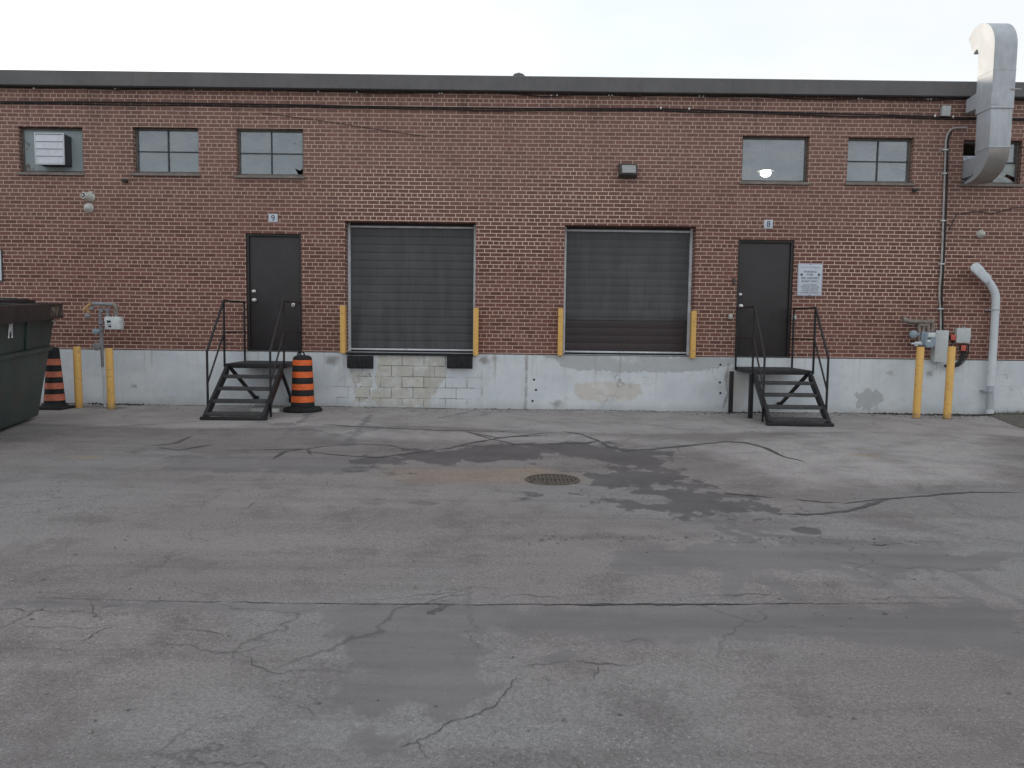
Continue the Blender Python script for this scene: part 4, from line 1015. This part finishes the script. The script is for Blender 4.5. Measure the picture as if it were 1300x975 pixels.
# ------------------------------------------------------------------ traffic barrels
q = on_z(384.5, 522)
tb = thing('traffic_barrel', 'bright orange and black banded traffic barrel beside the left steps', 'traffic barrel', (q.x, q.y, 0))
c_ = (q.x, q.y, 0)
b = B(); lathe(b, [(.30, 0), (.335, .006), (.338, .045), (.31, .07), (.235, .085), (.205, .10), (.002, .10)], c_, 48); obj('base', b, 'rubber', tb)
def body(r0, r1, h0, h1, h): return r0 + (r1 - r0) * (h - h0) / (h1 - h0)
prof = []; hs = [.10, .16]
b = B(); rb = lambda h: body(.205, .165, .1, .95, h)
prof = [(rb(.101), .101), (rb(.14), .14)]
edges = [.165, .285, .385, .50, .60, .715, .815, .92]
prof = [(rb(.101), .101)]
for h in edges: prof += [(rb(h) - .001, h - .004), (rb(h) - .004, h), (rb(h) - .001, h + .004)]
prof += [(rb(.93), .93), (.15, .965), (.11, .99), (.06, .995), (.002, .997)]
lathe(b, prof, c_, 48); obj('body', b, 'rubber', tb)
for i in range(4):
    h0, h1 = edges[2 * i] + .004, edges[2 * i + 1] - .004
    b = B(); lathe(b, [(rb(h0) - .003, h0), (rb(h0) + .003, h0 + .001), (rb(h1) + .003, h1 - .001), (rb(h1) - .003, h1)], c_, 48)
    obj('orange_band', b, 'orange', tb)
b = B(); cx_, cy_ = q.x - .02, q.y
tube(b, [(cx_ - .06, cy_, .985), (cx_ - .055, cy_, 1.03), (cx_ - .02, cy_, 1.055), (cx_ + .03, cy_, 1.05), (cx_ + .05, cy_, 1.02), (cx_ + .055, cy_, .985)], .014, 8, True, 3); obj('handle', b, 'rubber', tb)

q = on_z(69, 519); q.x += .01
tc = thing('traffic_cone', 'tall faded orange and black banded traffic cone behind the green bin', 'traffic cone', (q.x, q.y, 0))
c_ = (q.x, q.y, 0)
b = B(); lathe(b, [(.24, 0), (.25, .02), (.24, .05), (.205, .07), (.19, .10), (.002, .10)], c_, 40); cube(b, q.x - .27, q.x + .27, q.y - .27, q.y + .27, .001, .045, .015); obj('base', b, 'rubber', tc)
rc = lambda h: body(.17, .094, .1, 1.1, h)
b = B(); lathe(b, [(rc(.101), .101), (rc(.5), .5), (rc(.98), .98), (rc(1.05), 1.05), (.085, 1.075), (.05, 1.09), (.002, 1.09)], c_, 40); obj('body', b, 'rubber', tc)
for h0, h1 in ((.155, .27), (.36, .465), (.565, .665), (.775, .885)):
    b = B(); lathe(b, [(rc(h0) - .003, h0), (rc(h0) + .003, h0 + .001), (rc(h1) + .003, h1 - .001), (rc(h1) - .003, h1)], c_, 40); obj('orange_band', b, 'orange_faded', tc)

# ------------------------------------------------------------------ yellow ground posts
def post_h(u, vb, vt): q = on_z(u, vb); return q, on_y(u, vt, q.y).z
q, h = post_h(100.5, 518.5, 440)
po_ = thing('bollard', 'yellow steel post left of the pale gas meter, nearest the green bin', 'bollard', (q.x, q.y, 0), 'yellow posts guarding the meters')
b = B(); lathe(b, [(.064, -.1), (.064, h - .02), (.055, h - .004), (.002, h)], q, 24); obj('post', b, 'yellow', po_)
b = B(); lathe(b, [(.09, .002), (.085, .008), (.066, .012)], q, 20); obj('ground_collar', b, 'crack', po_)
q, h2 = post_h(141.5, 519.5, 442); p2 = copy_thing(po_, (q.x, q.y, 0), 'yellow steel post right of the pale gas meter')
q, h3 = post_h(1163, 531.5, 440); p3 = copy_thing(po_, (q.x, q.y, 0), 'yellow steel post in front of the rusty piped gas meter')
q, h4 = post_h(1202, 532, 439.5); p4 = copy_thing(po_, (q.x, q.y, 0), 'yellow steel post in front of the tall grey cabinet')
for pp, hh_, tl in ((po_, h, rad(.5)), (p2, h2, rad(.9)), (p3, h3, rad(.6)), (p4, h4, rad(.9))):
    pp.rotation_euler = (0, -tl if pp in (po_, p2) else tl, 0); pp.scale = (1, 1, hh_ / h)

# ------------------------------------------------------------------ dumpster
ang = math.atan2(-.963, .27)           # direction of its visible side, from the far corner towards the street
dm = thing('dumpster', 'dark green steel waste bin with rusty brown rim beside the wall', 'dumpster', (-7.48, -2.36, 0), None, ang)
# local frame: x along the visible side towards the street, y = outward from that side... (+y is to the right of travel -> flip)
# travel e1=(.27,-.963); left of travel is (.963,.27) = outward
Ls, Dp = 3.0, 1.7; k = .80; zt0, zt1 = 1.845, 1.71
def ztop_(s): return zt0 + (zt1 - zt0) * (s + k) / (Ls + k)
def top(s, yy, dz=0): return (s, yy, ztop_(s) + dz)
ol = .10
b = B()
bot = [(0, 0, .06), (Ls, 0, .06), (Ls, -Dp, .06), (0, -Dp, .06)]
tp = [top(-k, ol, -.02), top(Ls + .1, ol, -.02), top(Ls + .1, -Dp - ol, -.02), top(-k, -Dp - ol, -.02)]
v0 = [b.verts.new(q) for q in bot]; v1 = [b.verts.new(q) for q in tp]
b.faces.new(list(reversed(v0))); b.faces.new(v1)
for i in range(4): b.faces.new((v0[i], v0[(i + 1) % 4], v1[(i + 1) % 4], v1[i]))
body_ = obj('body', b, 'bin_green', dm)
def at(s, f):  # point on the visible side at height fraction f
    z = .06 + (ztop_(s) - .08) * f; return Vector((s, ol * f, z))
b = B()
for s0, s1 in ((-k, Ls + .1),):
    bar(b, at(-k * .6, .60) + Vector((.03, .03, 0)), at(Ls, .585) + Vector((0, .03, 0)), .05, .065, bev=.01)
for s, f0, f1 in ((.72, .62, .86), (1.9, .02, .86), (.2, .02, .57)):
    if f0 > .5 or s > 1: bar(b, at(s, f0) + Vector((0, .014, 0)), at(s, f1) + Vector((0, .014, 0)), .07, .03, up=(0, 1, 0), bev=.008)
obj('rib', b, 'bin_green', dm)
b = B()
def rimbar(a, e): bar(b, a, e, .10, .25, bev=.012)
rimbar(Vector(top(-k - .06, ol + .035, -.125)), Vector(top(Ls + .16, ol + .035, -.125)))
rimbar(Vector(top(-k - .06, -Dp - ol - .035, -.125)), Vector(top(Ls + .16, -Dp - ol - .035, -.125)))
rimbar(Vector(top(-k - .012, ol - .016, -.125)), Vector(top(-k - .012, -Dp - ol + .016, -.125)))
obj('rim', b, 'bin_rim', dm)
b = B(); a = Vector(top(-.80, ol + .0875, -.12)); bar(b, a, Vector(top(-.16, ol + .0875, -.13)), .004, .15, bev=.0); obj('rust_patch', b, 'rust_flake', dm)
b = B(); a = Vector(top(-.52, ol + .06, -.29)); bar(b, a, a + Vector((.22, .005, 0)), .03, .03, bev=.006); obj('hook', b, 'galv_old', dm)
for y0_, y1_ in ((-.05, -.80), (-.86, -Dp + .05)):
    b = B(); s0 = .12
    vsA = [top(s0, y0_, .02), top(Ls, y0_, .02), top(Ls, y1_, .02), top(s0, y1_, .02)]; vsB = [(q[0], q[1], q[2] + .05) for q in vsA]
    A_ = [b.verts.new(q) for q in vsA]; B_ = [b.verts.new(q) for q in vsB]
    b.faces.new(list(reversed(A_))); b.faces.new(B_)
    for i in range(4): b.faces.new((A_[i], A_[(i + 1) % 4], B_[(i + 1) % 4], B_[i]))
    for s in (.5, 1.2, 2.0): bar(b, Vector(top(s, y0_ - .05, .075)), Vector(top(s, y1_ + .05, .075)), .06, .03)
    lo = obj('lid', b, 'lid', dm)
b = B()
bar(b, Vector(top(-.02, -.10, .035)), Vector(top(-.02, -Dp + .1, .035)), .06, .07)
for yy in (-.15, -.9, -1.5): bar(b, Vector(top(-.5, yy, .02)), Vector(top(.1, yy, .05)), .06, .05)
obj('hinge_bar', b, 'bin_rim', dm)
# the white letter painted on the side
sM = 1.40
b = B(); lp = lambda q: at(sM - (q[0] - .5) * .17, .80 + (q[1] - .4) * .135) + Vector((0, .010, 0))
for q0, q1, w_ in (((.10, 0), (.22, 1), .034), ((.22, 1), (.5, .32), .030), ((.5, .32), (.78, 1), .030), ((.78, 1), (.92, 0), .034), ((-.06, .01), (.26, .01), .03), ((.76, .01), (1.08, .01), .03), ((.5, 1.0), (.46, 1.28), .016)):
    bar(b, lp(q0), lp(q1), w_, .003, up=(0, 1, 0), bev=0)
obj('painted_letter', b, 'white_paint', dm)

# ------------------------------------------------------------------ ground
def G(u, v): q = on_z(u, v); return (q.x, q.y)
def C3(pts, s=3.25, o=(560, 500)): return [G(o[0] + a / s, o[1] + c / s) for a, c in pts]
xs = np.unique(np.concatenate([-np.geomspace(11, 400, 40)[::-1], np.arange(-11, 11.4, .05), np.geomspace(11.4, 400, 40)]))
ys = np.unique(np.concatenate([-np.geomspace(14, 400, 40)[::-1], np.arange(-14, 0.35, .04), np.geomspace(.35, 400, 30)]))
def gz(P):
    x, y = P[:, 0], P[:, 1]
    z = np.zeros(len(P))
    near = (np.abs(x) < 14) & (y > -16) & (y < .3)
    z += np.where(near, .006 * np.sin(x * 1.3 + y * .7) + .005 * np.sin(y * 2.3 - x * .4), 0)
    z -= .05 * np.exp(-((x - .41) ** 2 / 3.0 + (y + 6.6) ** 2 / 1.2)) * .6
    z += .05 * np.exp(-np.clip(y + 1.0, None, 0) ** 2 / .3) * np.clip((x - 9.0) / 1.0, 0, 1) * (y < .4)
    return np.stack([x, y, z], 1)
me, P = grid_mesh('ground', xs, ys, gz)
wet = np.zeros(len(P)); pat = np.zeros(len(P)); rust = np.zeros(len(P)); lite = np.zeros(len(P))
near = (np.abs(P[:, 0]) < 12.5) & (P[:, 1] > -14.2) & (P[:, 1] < .3)
PN = P[near]; acc = {k_: np.zeros(len(PN)) for k_ in ('wet', 'pat', 'rust', 'lite')}
def put(k_, poly, w, s=1.0): acc[k_] = np.maximum(acc[k_], s * soft(sdf(PN, poly), w))
def stroke(k_, pts, r, w, s=1.0):
    for a, c in zip(pts, pts[1:]): acc[k_] = np.maximum(acc[k_], s * soft(r - seg_dist(PN, a, c), w))
put('wet', C3([(-20, 235), (100, 222), (230, 214), (400, 204), (620, 205), (700, 222), (870, 230), (985, 325), (1050, 345), (1065, 388), (900, 385), (860, 342), (760, 366), (640, 370), (600, 335), (720, 290), (640, 266), (560, 262), (480, 250), (380, 262), (300, 270), (120, 272), (-20, 278)]), .42)
put('wet', C3([(420, 418), (560, 426), (700, 430), (880, 447), (960, 425), (868, 402), (868, 382), (1000, 392), (1090, 403), (1180, 428), (1300, 420), (1385, 470), (1385, 490), (1300, 494), (1080, 494), (850, 477), (650, 452)]), .42)
c4 = lambda pts: C3(pts, 2.954, (200, 510))
put('wet', c4([(690, 240), (820, 210), (960, 185), (1100, 180), (1320, 170), (1320, 206), (1100, 232), (1000, 216), (900, 238), (840, 262), (760, 257)]), .42, .85)
put('pat', c4([(0, 195), (300, 205), (560, 210), (800, 210), (840, 262), (560, 262), (300, 262), (100, 258), (0, 270)]), .3, .85)
c8 = lambda pts: C3(pts, 2.6, (800, 560))
put('pat', c8([(-60, 355), (200, 340), (400, 330), (780, 332), (1000, 335), (1130, 380), (1185, 402), (1110, 442), (900, 437), (895, 482), (840, 486), (700, 432), (440, 440), (240, 432), (-60, 432)]), .3, .95)
put('pat', C3([(-500, 528), (230, 538), (1330, 540), (1330, 668), (1000, 637), (850, 630), (650, 622), (300, 627), (0, 604), (-500, 590)], 2, (650, 500)), .18, .92)
c5 = lambda pts: C3(pts, 2.6, (400, 700))
put('pat', c5([(0, 170), (480, 180), (560, 330), (600, 350), (560, 400), (640, 440), (560, 520), (440, 570), (380, 530), (330, 500), (250, 510), (222, 560), (215, 740), (165, 740), (150, 640), (100, 530), (80, 480), (110, 400), (130, 300), (60, 260)]), .2, .95)
put('pat', C3([(0, 525), (250, 530), (900, 530), (1300, 535), (1300, 600), (900, 570), (500, 555), (0, 545)], 2, (0, 500)), .08, .8)
put('wet', c8([(525, 292), (545, 282), (575, 279), (612, 286), (624, 300), (600, 303), (560, 300)]), .05)
put('wet', c4([(1215, 388), (1250, 384), (1280, 398), (1240, 400)]), .06, .95)
put('pat', c4([(950, 378), (990, 370), (1040, 380), (1000, 392)]), .08)
put('pat', c5([(740, 340), (840, 318), (860, 345), (760, 372)]), .05)
for pts in ([(330, 432), (340, 525)], [(455, 452), (500, 490), (548, 525)], [(640, 455), (760, 478), (880, 490), (940, 535)], [(960, 440), (1050, 485), (1150, 540)], [(1100, 445), (1190, 490), (1300, 530)], [(1120, 385), (1210, 372), (1310, 375)], [(1170, 400), (1230, 378), (1310, 368)], [(300, 245), (340, 285), (420, 305), (560, 320), (760, 330)], [(240, 245), (300, 290), (400, 325)], [(1030, 190), (1110, 240)]):
    stroke('pat', c8(pts), .07, .07, .8)
for pts in (((52, 521), (95, 518), (130, 519), (150, 521), (168, 518), (150, 515), (100, 515), (60, 516)), ((345, 540), (352, 536), (372, 537), (380, 540), (362, 542)), ((955, 533), (1000, 541), (1050, 542), (1062, 537), (1000, 530))):
    put('pat', [G(*q) for q in pts], .12, .95)
# drive marks from the left dock
for pts in ([(400, 520), (350, 560)], [(475, 522), (440, 566)], [(560, 530), (640, 512)], [(120, 545), (300, 530), (430, 552), (520, 540)]):
    stroke('pat', [G(*q) for q in pts], .09, .12, .66)
acc['rust'] = np.maximum(acc['rust'], .75 * soft(sdf(PN, C3([(-260, 300), (0, 300), (220, 292), (420, 292), (600, 312), (640, 352), (560, 372), (300, 372), (-60, 372), (-260, 350)])), .35))
acc['rust'] = np.maximum(acc['rust'], 1.0 * soft(sdf(PN, C3([(200, 305), (380, 292), (560, 322), (380, 318), (300, 325)])), .18))
for (u, v, ru, s) in ((1100, 578, .35, .9), (1060, 613, .9, .55), (1170, 612, .9, .5), (110, 581, .4, .75), (75, 536, .6, .7), (205, 590, .5, .4)):
    q = G(u, v); acc['rust'] = np.maximum(acc['rust'], s * np.clip(1.15 - np.hypot((PN[:, 0] - q[0]) / ru, (PN[:, 1] - q[1]) / .25), 0, 1))
acc['lite'] = np.maximum(acc['lite'], .9 * soft(PN[:, 1] + 3.0 + .25 * np.sin(PN[:, 0] * .9), .35))
put('lite', [G(*q) for q in ((350, 540), (700, 545), (900, 560), (1100, 540), (1300, 545), (1300, 620), (1000, 628), (940, 600), (850, 565), (560, 565), (420, 560))], .6, .68)
wet[near], pat[near], rust[near], lite[near] = acc['wet'], acc['pat'], acc['rust'], acc['lite']
for nm, ar in (('wet', wet), ('patch', pat), ('rust', rust), ('lite', lite)): fa(me, nm, ar)
me.materials.append(M['asphalt'])
gr_ = bpy.data.objects.new('ground', me); COL.objects.link(gr_); gr_['kind'] = 'structure'
def ground_z(x, y): return float(gz(np.array([[x, y]]))[0, 2])

def strip(bm, pts, w, step=.06, jit=.02, seed=0, taper=True):
    rr = random.Random(seed); P_ = []
    for a, c in zip(pts, pts[1:]):
        a, c = Vector(a), Vector(c); n = max(1, int((c - a).length / step))
        for k_ in range(n): P_.append(a.lerp(c, k_ / n))
    P_.append(Vector(pts[-1])); n = len(P_); L_, R_ = [], []
    off = 0; wv_ = 0
    for i, q in enumerate(P_):
        d = (P_[min(i + 1, n - 1)] - P_[max(i - 1, 0)]); d.normalize(); s = Vector((-d.y, d.x))
        off = off * .8 + (rr.random() - .5) * jit; q2 = q + s * off
        wv_ = wv_ * .85 + (rr.random() - .5) * .45; ww = w * max(.12, .62 + wv_) * .6
        if taper: ww *= min(1, .15 + 4 * min(i, n - 1 - i) / n)
        for lst, sg_ in ((L_, 1), (R_, -1)):
            x_, y_ = q2.x + s.x * ww * sg_, q2.y + s.y * ww * sg_
            lst.append(bm.verts.new((x_, y_, ground_z(x_, y_) + .004)))
    for i in range(n - 1): bm.faces.new((L_[i], L_[i + 1], R_[i + 1], R_[i]))
tar = [(C3([(-560, 122), (-380, 137), (0, 152), (250, 153), (330, 160), (460, 158)]), .055), (C3([(100, 155), (220, 188), (300, 210), (400, 201)]), .10), (C3([(120, 158), (230, 180), (310, 174), (440, 170)]), .08), (C3([(0, 238), (150, 200), (230, 184), (310, 173), (460, 157)]), .08),
       (C3([(300, 210), (480, 206), (610, 202), (650, 192), (580, 165), (500, 152)]), .10), (C3([(600, 175), (650, 195), (690, 217), (760, 235), (870, 228), (1050, 212), (1180, 200), (1250, 204), (1330, 224), (1420, 262), (1500, 280)]), .085),
       (c8([(480, 238), (620, 238), (720, 228), (790, 210), (850, 190), (1000, 180), (1130, 172), (1310, 172)]), .075), (c8([(700, 206), (760, 196), (850, 188)]), .07), (c8([(310, 168), (400, 178), (480, 184)]), .06), (c8([(540, 190), (640, 200), (700, 200)]), .05),
       (c4([(250, 185), (380, 180), (560, 178), (620, 168), (760, 162), (870, 165), (940, 186)]), .07), (c4([(570, 190), (700, 203), (830, 210), (1000, 190), (1100, 175), (1180, 155), (1240, 148)]), .09), (c4([(-40, 168), (60, 155), (130, 125)]), .08), (c4([(0, 172), (80, 182), (200, 160)]), .08), (c4([(430, 215), (480, 185), (560, 178), (580, 205)]), .08)]
b = B()
for i, (pts, w) in enumerate(tar): strip(b, pts, w * .75, .05, .018, i)
obj('crack_sealant', b, 'tar', None, 35, 'structure')
c0 = lambda pts: C3(pts, 2.6, (0, 700))
crk = [([G(*q) for q in ((-20, 761), (60, 762), (180, 764), (330, 766), (520, 767), (660, 768), (780, 769), (900, 769), (1040, 769), (1150, 768), (1320, 768))], .024),
       ([G(*q) for q in ((690, 768.5), (790, 769), (900, 769.5), (960, 769.5))], .06),
       (c5([(555, 400), (670, 382), (760, 372), (860, 350), (940, 370), (1070, 372)]), .016), (c5([(935, 372), (905, 415)]), .012), (c5([(670, 385), (640, 440), (620, 490), (560, 530), (480, 550), (400, 590), (340, 620), (350, 690)]), .013), (c5([(270, 635), (340, 620)]), .01), (c5([(320, 148), (460, 135), (530, 105)]), .016), (c5([(600, 152), (680, 148), (815, 155)]), .018), (c5([(1000, 298), (1060, 292), (1120, 296)]), .014),
       (c0([(480, 300), (560, 320), (620, 318), (700, 335), (800, 335), (870, 312), (925, 300)]), .013), (c0([(800, 340), (860, 380), (920, 395), (1080, 388), (1150, 402)]), .011), (c0([(-10, 268), (100, 215), (150, 185)]), .015), (c0([(40, 258), (200, 255), (300, 260), (400, 250)]), .014), (c0([(400, 250), (330, 272), (255, 308)]), .016), (c0([(-10, 195), (120, 198), (325, 212)]), .014), (c0([(540, 262), (680, 265), (745, 282)]), .014), (c0([(890, 460), (950, 500), (1050, 540)]), .008), (c0([(330, 195), (460, 172)]), .016), (c0([(0, 330), (180, 332), (300, 355)]), .009), (c0([(300, 175), (320, 215), (360, 250)]), .011),
       (c8([(210, 525), (260, 512), (420, 515), (520, 522)]), .016), (c8([(730, 520), (790, 525), (900, 518), (1150, 520)]), .016), (c8([(780, 342), (840, 345), (890, 335)]), .05), (c4([(160, 400), (190, 370), (240, 340)]), .014), (c4([(310, 410), (370, 375)]), .014), (c4([(450, 300), (510, 265)]), .016), (c4([(620, 330), (640, 295)]), .014)]
rw = random.Random(9); xw = -9.6
while xw < 9.3:
    ln = .4 + rw.random() * 1.2; crk.append(([(xw + ln * q_ / 4, PY - .03 - .02 * rw.random()) for q_ in range(5)], .10 + .12 * rw.random())); xw += ln * (.9 + rw.random() * .5)
b = B()
for i, (pts, w) in enumerate(crk): strip(b, pts, w * .34, .018, .009 if i < 2 else .026, 50 + i, True)
obj('crack', b, 'crack', None, 35, 'structure')
# soil edge at far right
b = B(); rr = random.Random(3)
edge = [G(u, v) for u, v in ((1252, 527), (1262, 530), (1275, 535), (1290, 541), (1310, 546), (1400, 560))]
vs = [b.verts.new((x_, y_, ground_z(x_, y_) + .006)) for x_, y_ in edge] + [b.verts.new((x_, y_, ground_z(x_, y_) + .03)) for x_, y_ in ((15, -.5), (15, PY - .002), (edge[0][0] + .3, PY - .002))]
b.faces.new(vs); obj('soil', b, 'soil', None, 35, 'structure')
b = B(); xe = edge[0][0]
for i in range(900):
    x_ = xe + .1 + rr.random() ** 1.2 * 4; y_ = PY - .02 - rr.random() * min(1.2, .12 + (x_ - xe) * .5)
    h_ = .03 + rr.random() * .07; a_ = rr.random() * 6.28; w_ = .006; z_ = ground_z(x_, y_) + .005
    dx, dy = math.cos(a_) * w_, math.sin(a_) * w_; lx, ly = (rr.random() - .5) * .07, (rr.random() - .5) * .07
    v = [b.verts.new(q_) for q_ in ((x_ - dx, y_ - dy, z_), (x_ + dx, y_ + dy, z_), (x_ + lx, y_ + ly, z_ + h_))]; b.faces.new(v)
o = obj('grass', b, 'blade', None, 35, 'stuff')
# leaf litter and grit by the wall
def chips(bm, n, fx, fy, s0, s1, rr):
    for i in range(n):
        x_, y_ = fx(rr), fy(rr); s = s0 + (s1 - s0) * rr.random() ** 2; z_ = ground_z(x_, y_) + .002
        a_ = rr.random() * 6.28; q_ = []
        for k_ in range(5): an = a_ + k_ * 1.2566; r_ = s * (.5 + .7 * rr.random()); q_.append(bm.verts.new((x_ + r_ * math.cos(an), y_ + r_ * math.sin(an), z_)))
        tp_ = bm.verts.new((x_ + (rr.random() - .5) * s * .5, y_ + (rr.random() - .5) * s * .5, z_ + s * (.35 + .5 * rr.random())))
        for k_ in range(5): bm.faces.new((q_[k_], q_[(k_ + 1) % 5], tp_))
rr = random.Random(5); b = B()
clumps = [(on_z(u, v).x, w) for u, v, w in ((1106, 522, .12), (1127, 522, .2), (1147, 521, .12), (1178, 521, .22), (1215, 524, .3), (1230, 524, .3), (120, 514, .35), (135, 520, .2), (965, 530, .3))]
chips(b, 260, lambda r: r.uniform(-9.3, 9.6), lambda r: -.05 - abs(r.gauss(0, .06)), .008, .028, rr)
chips(b, 620, lambda r: (lambda c: c[0] + r.gauss(0, c[1]))(r.choice(clumps)), lambda r: -.06 - abs(r.gauss(0, .11)), .012, .042, rr)
o = obj('leaf_litter', b, 'litter', None, 35, 'stuff')
b = B()
chips(b, 1500, lambda r: r.uniform(-9.5, 10), lambda r: -.05 - abs(r.gauss(0, .35)), .006, .022, rr)
chips(b, 500, lambda r: r.uniform(3.4, 9), lambda r: -.05 - abs(r.gauss(0, .5)), .006, .026, rr)
chips(b, 700, lambda r: r.uniform(-9, 9), lambda r: r.uniform(-12.2, -1), .004, .014, rr)
chips(b, 420, lambda r: r.uniform(-5, 5), lambda r: r.uniform(-12.2, -7), .005, .017, rr)
chips(b, 120, lambda r: r.uniform(.2, 3.2), lambda r: -8.88 + r.gauss(0, .06), .006, .022, rr)
o = obj('grit', b, 'grit', None, 35, 'stuff')
# catch basin
q = on_z(701.5, 606.5); zc = ground_z(q.x, q.y)
cbn = thing('drain_grate', 'round rusty iron drain grate set in the stained asphalt', 'drain grate', (q.x, q.y, zc))
b = B(); lathe(b, [(.27, zc + .005), (.285, zc + .006), (.28, zc + .016), (.25, zc + .018), (.245, zc + .006)], (q.x, q.y, 0), 36); obj('ring', b, 'grate', cbn)
b = B()
for k_ in range(-5, 6):
    x_ = k_ * .042; hl = math.sqrt(max(0, .24 ** 2 - x_ ** 2)); cube(b, q.x + x_ - .011, q.x + x_ + .011, q.y - hl, q.y + hl, zc + .0095, zc + .02, .002)
cube(b, q.x - .235, q.x + .235, q.y - .012, q.y + .012, zc + .0205, zc + .023)
obj('grid', b, 'grate', cbn)
b = B(); lathe(b, [(.244, zc + .0065), (.002, zc + .0066)], (q.x, q.y, 0), 30); obj('well', b, 'soil', cbn)

# ------------------------------------------------------------------ sky, sun, camera
SUN_EL, SUN_AZ = rad(11), rad(-40)     # azimuth from +Y towards +X: behind the building, to the left
w = bpy.data.worlds.new('World'); SC.world = w; w.use_nodes = True
nt = w.node_tree
for n_ in list(nt.nodes): nt.nodes.remove(n_)
t = NT(nt)
sky = t.n('ShaderNodeTexSky', sky_type='NISHITA', sun_disc=False, sun_elevation=SUN_EL, sun_rotation=SUN_AZ, altitude=100, air_density=1.0, dust_density=1.0, ozone_density=1.0)
dirv_ = t.n('ShaderNodeTexCoord').outputs['Generated']
cl = t.noise(t.vec(dirv_, (1, 1, 2.6)), 1.6, 6, .6)
bw = t.n('ShaderNodeRGBToBW', {0: sky.outputs[0]}).outputs[0]
cloudc = t.mix(1.0, (1.06, 1.05, 1.08), t.n('ShaderNodeCombineColor', {0: bw, 1: bw, 2: bw}).outputs[0], 'MULTIPLY')
base = t.mix(.62, sky.outputs[0], cloudc)
veil = t.mix(t.rng(cl, .34, .68), (1.40, 1.56, 1.68), (1.68, 1.69, 1.72))     # thin high overcast, near even in brightness
skyc = t.mix(.87, base, veil)
bg = t.n('ShaderNodeBackground', {'Color': skyc, 'Strength': .13}).outputs[0]
o_ = t.n('ShaderNodeOutputWorld'); nt.links.new(bg, o_.inputs['Surface'])
sl = bpy.data.lights.new('sun', 'SUN'); sl.energy = .5; sl.angle = rad(10); sl.color = (1, .88, .70)
so = bpy.data.objects.new('sun', sl); COL.objects.link(so)
sd = Vector((math.sin(SUN_AZ) * math.cos(SUN_EL), math.cos(SUN_AZ) * math.cos(SUN_EL), math.sin(SUN_EL)))
so.rotation_euler = sd.to_track_quat('Z', 'Y').to_euler(); so.location = sd * 60
cam = bpy.data.cameras.new('camera'); cam.sensor_width = 36; cam.sensor_fit = 'HORIZONTAL'; cam.lens = F / 1300 * 36; cam.clip_end = 2000; cam.clip_start = .05
co = bpy.data.objects.new('camera', cam); COL.objects.link(co)
co.matrix_world = Matrix(((CR.x, CU.x, -FW.x, EYE.x), (CR.y, CU.y, -FW.y, EYE.y), (CR.z, CU.z, -FW.z, EYE.z), (0, 0, 0, 1)))
SC.camera = co
vs_ = SC.view_settings; vs_.view_transform = 'Standard'; vs_.look = 'None'; vs_.gamma = 1; vs_.use_curve_mapping = False; vs_.exposure = 2.1
SC.render.engine = 'CYCLES'; SC.cycles.max_bounces = 4; SC.cycles.diffuse_bounces = 3; SC.cycles.glossy_bounces = 3; SC.cycles.transparent_max_bounces = 8; SC.cycles.use_denoising = True
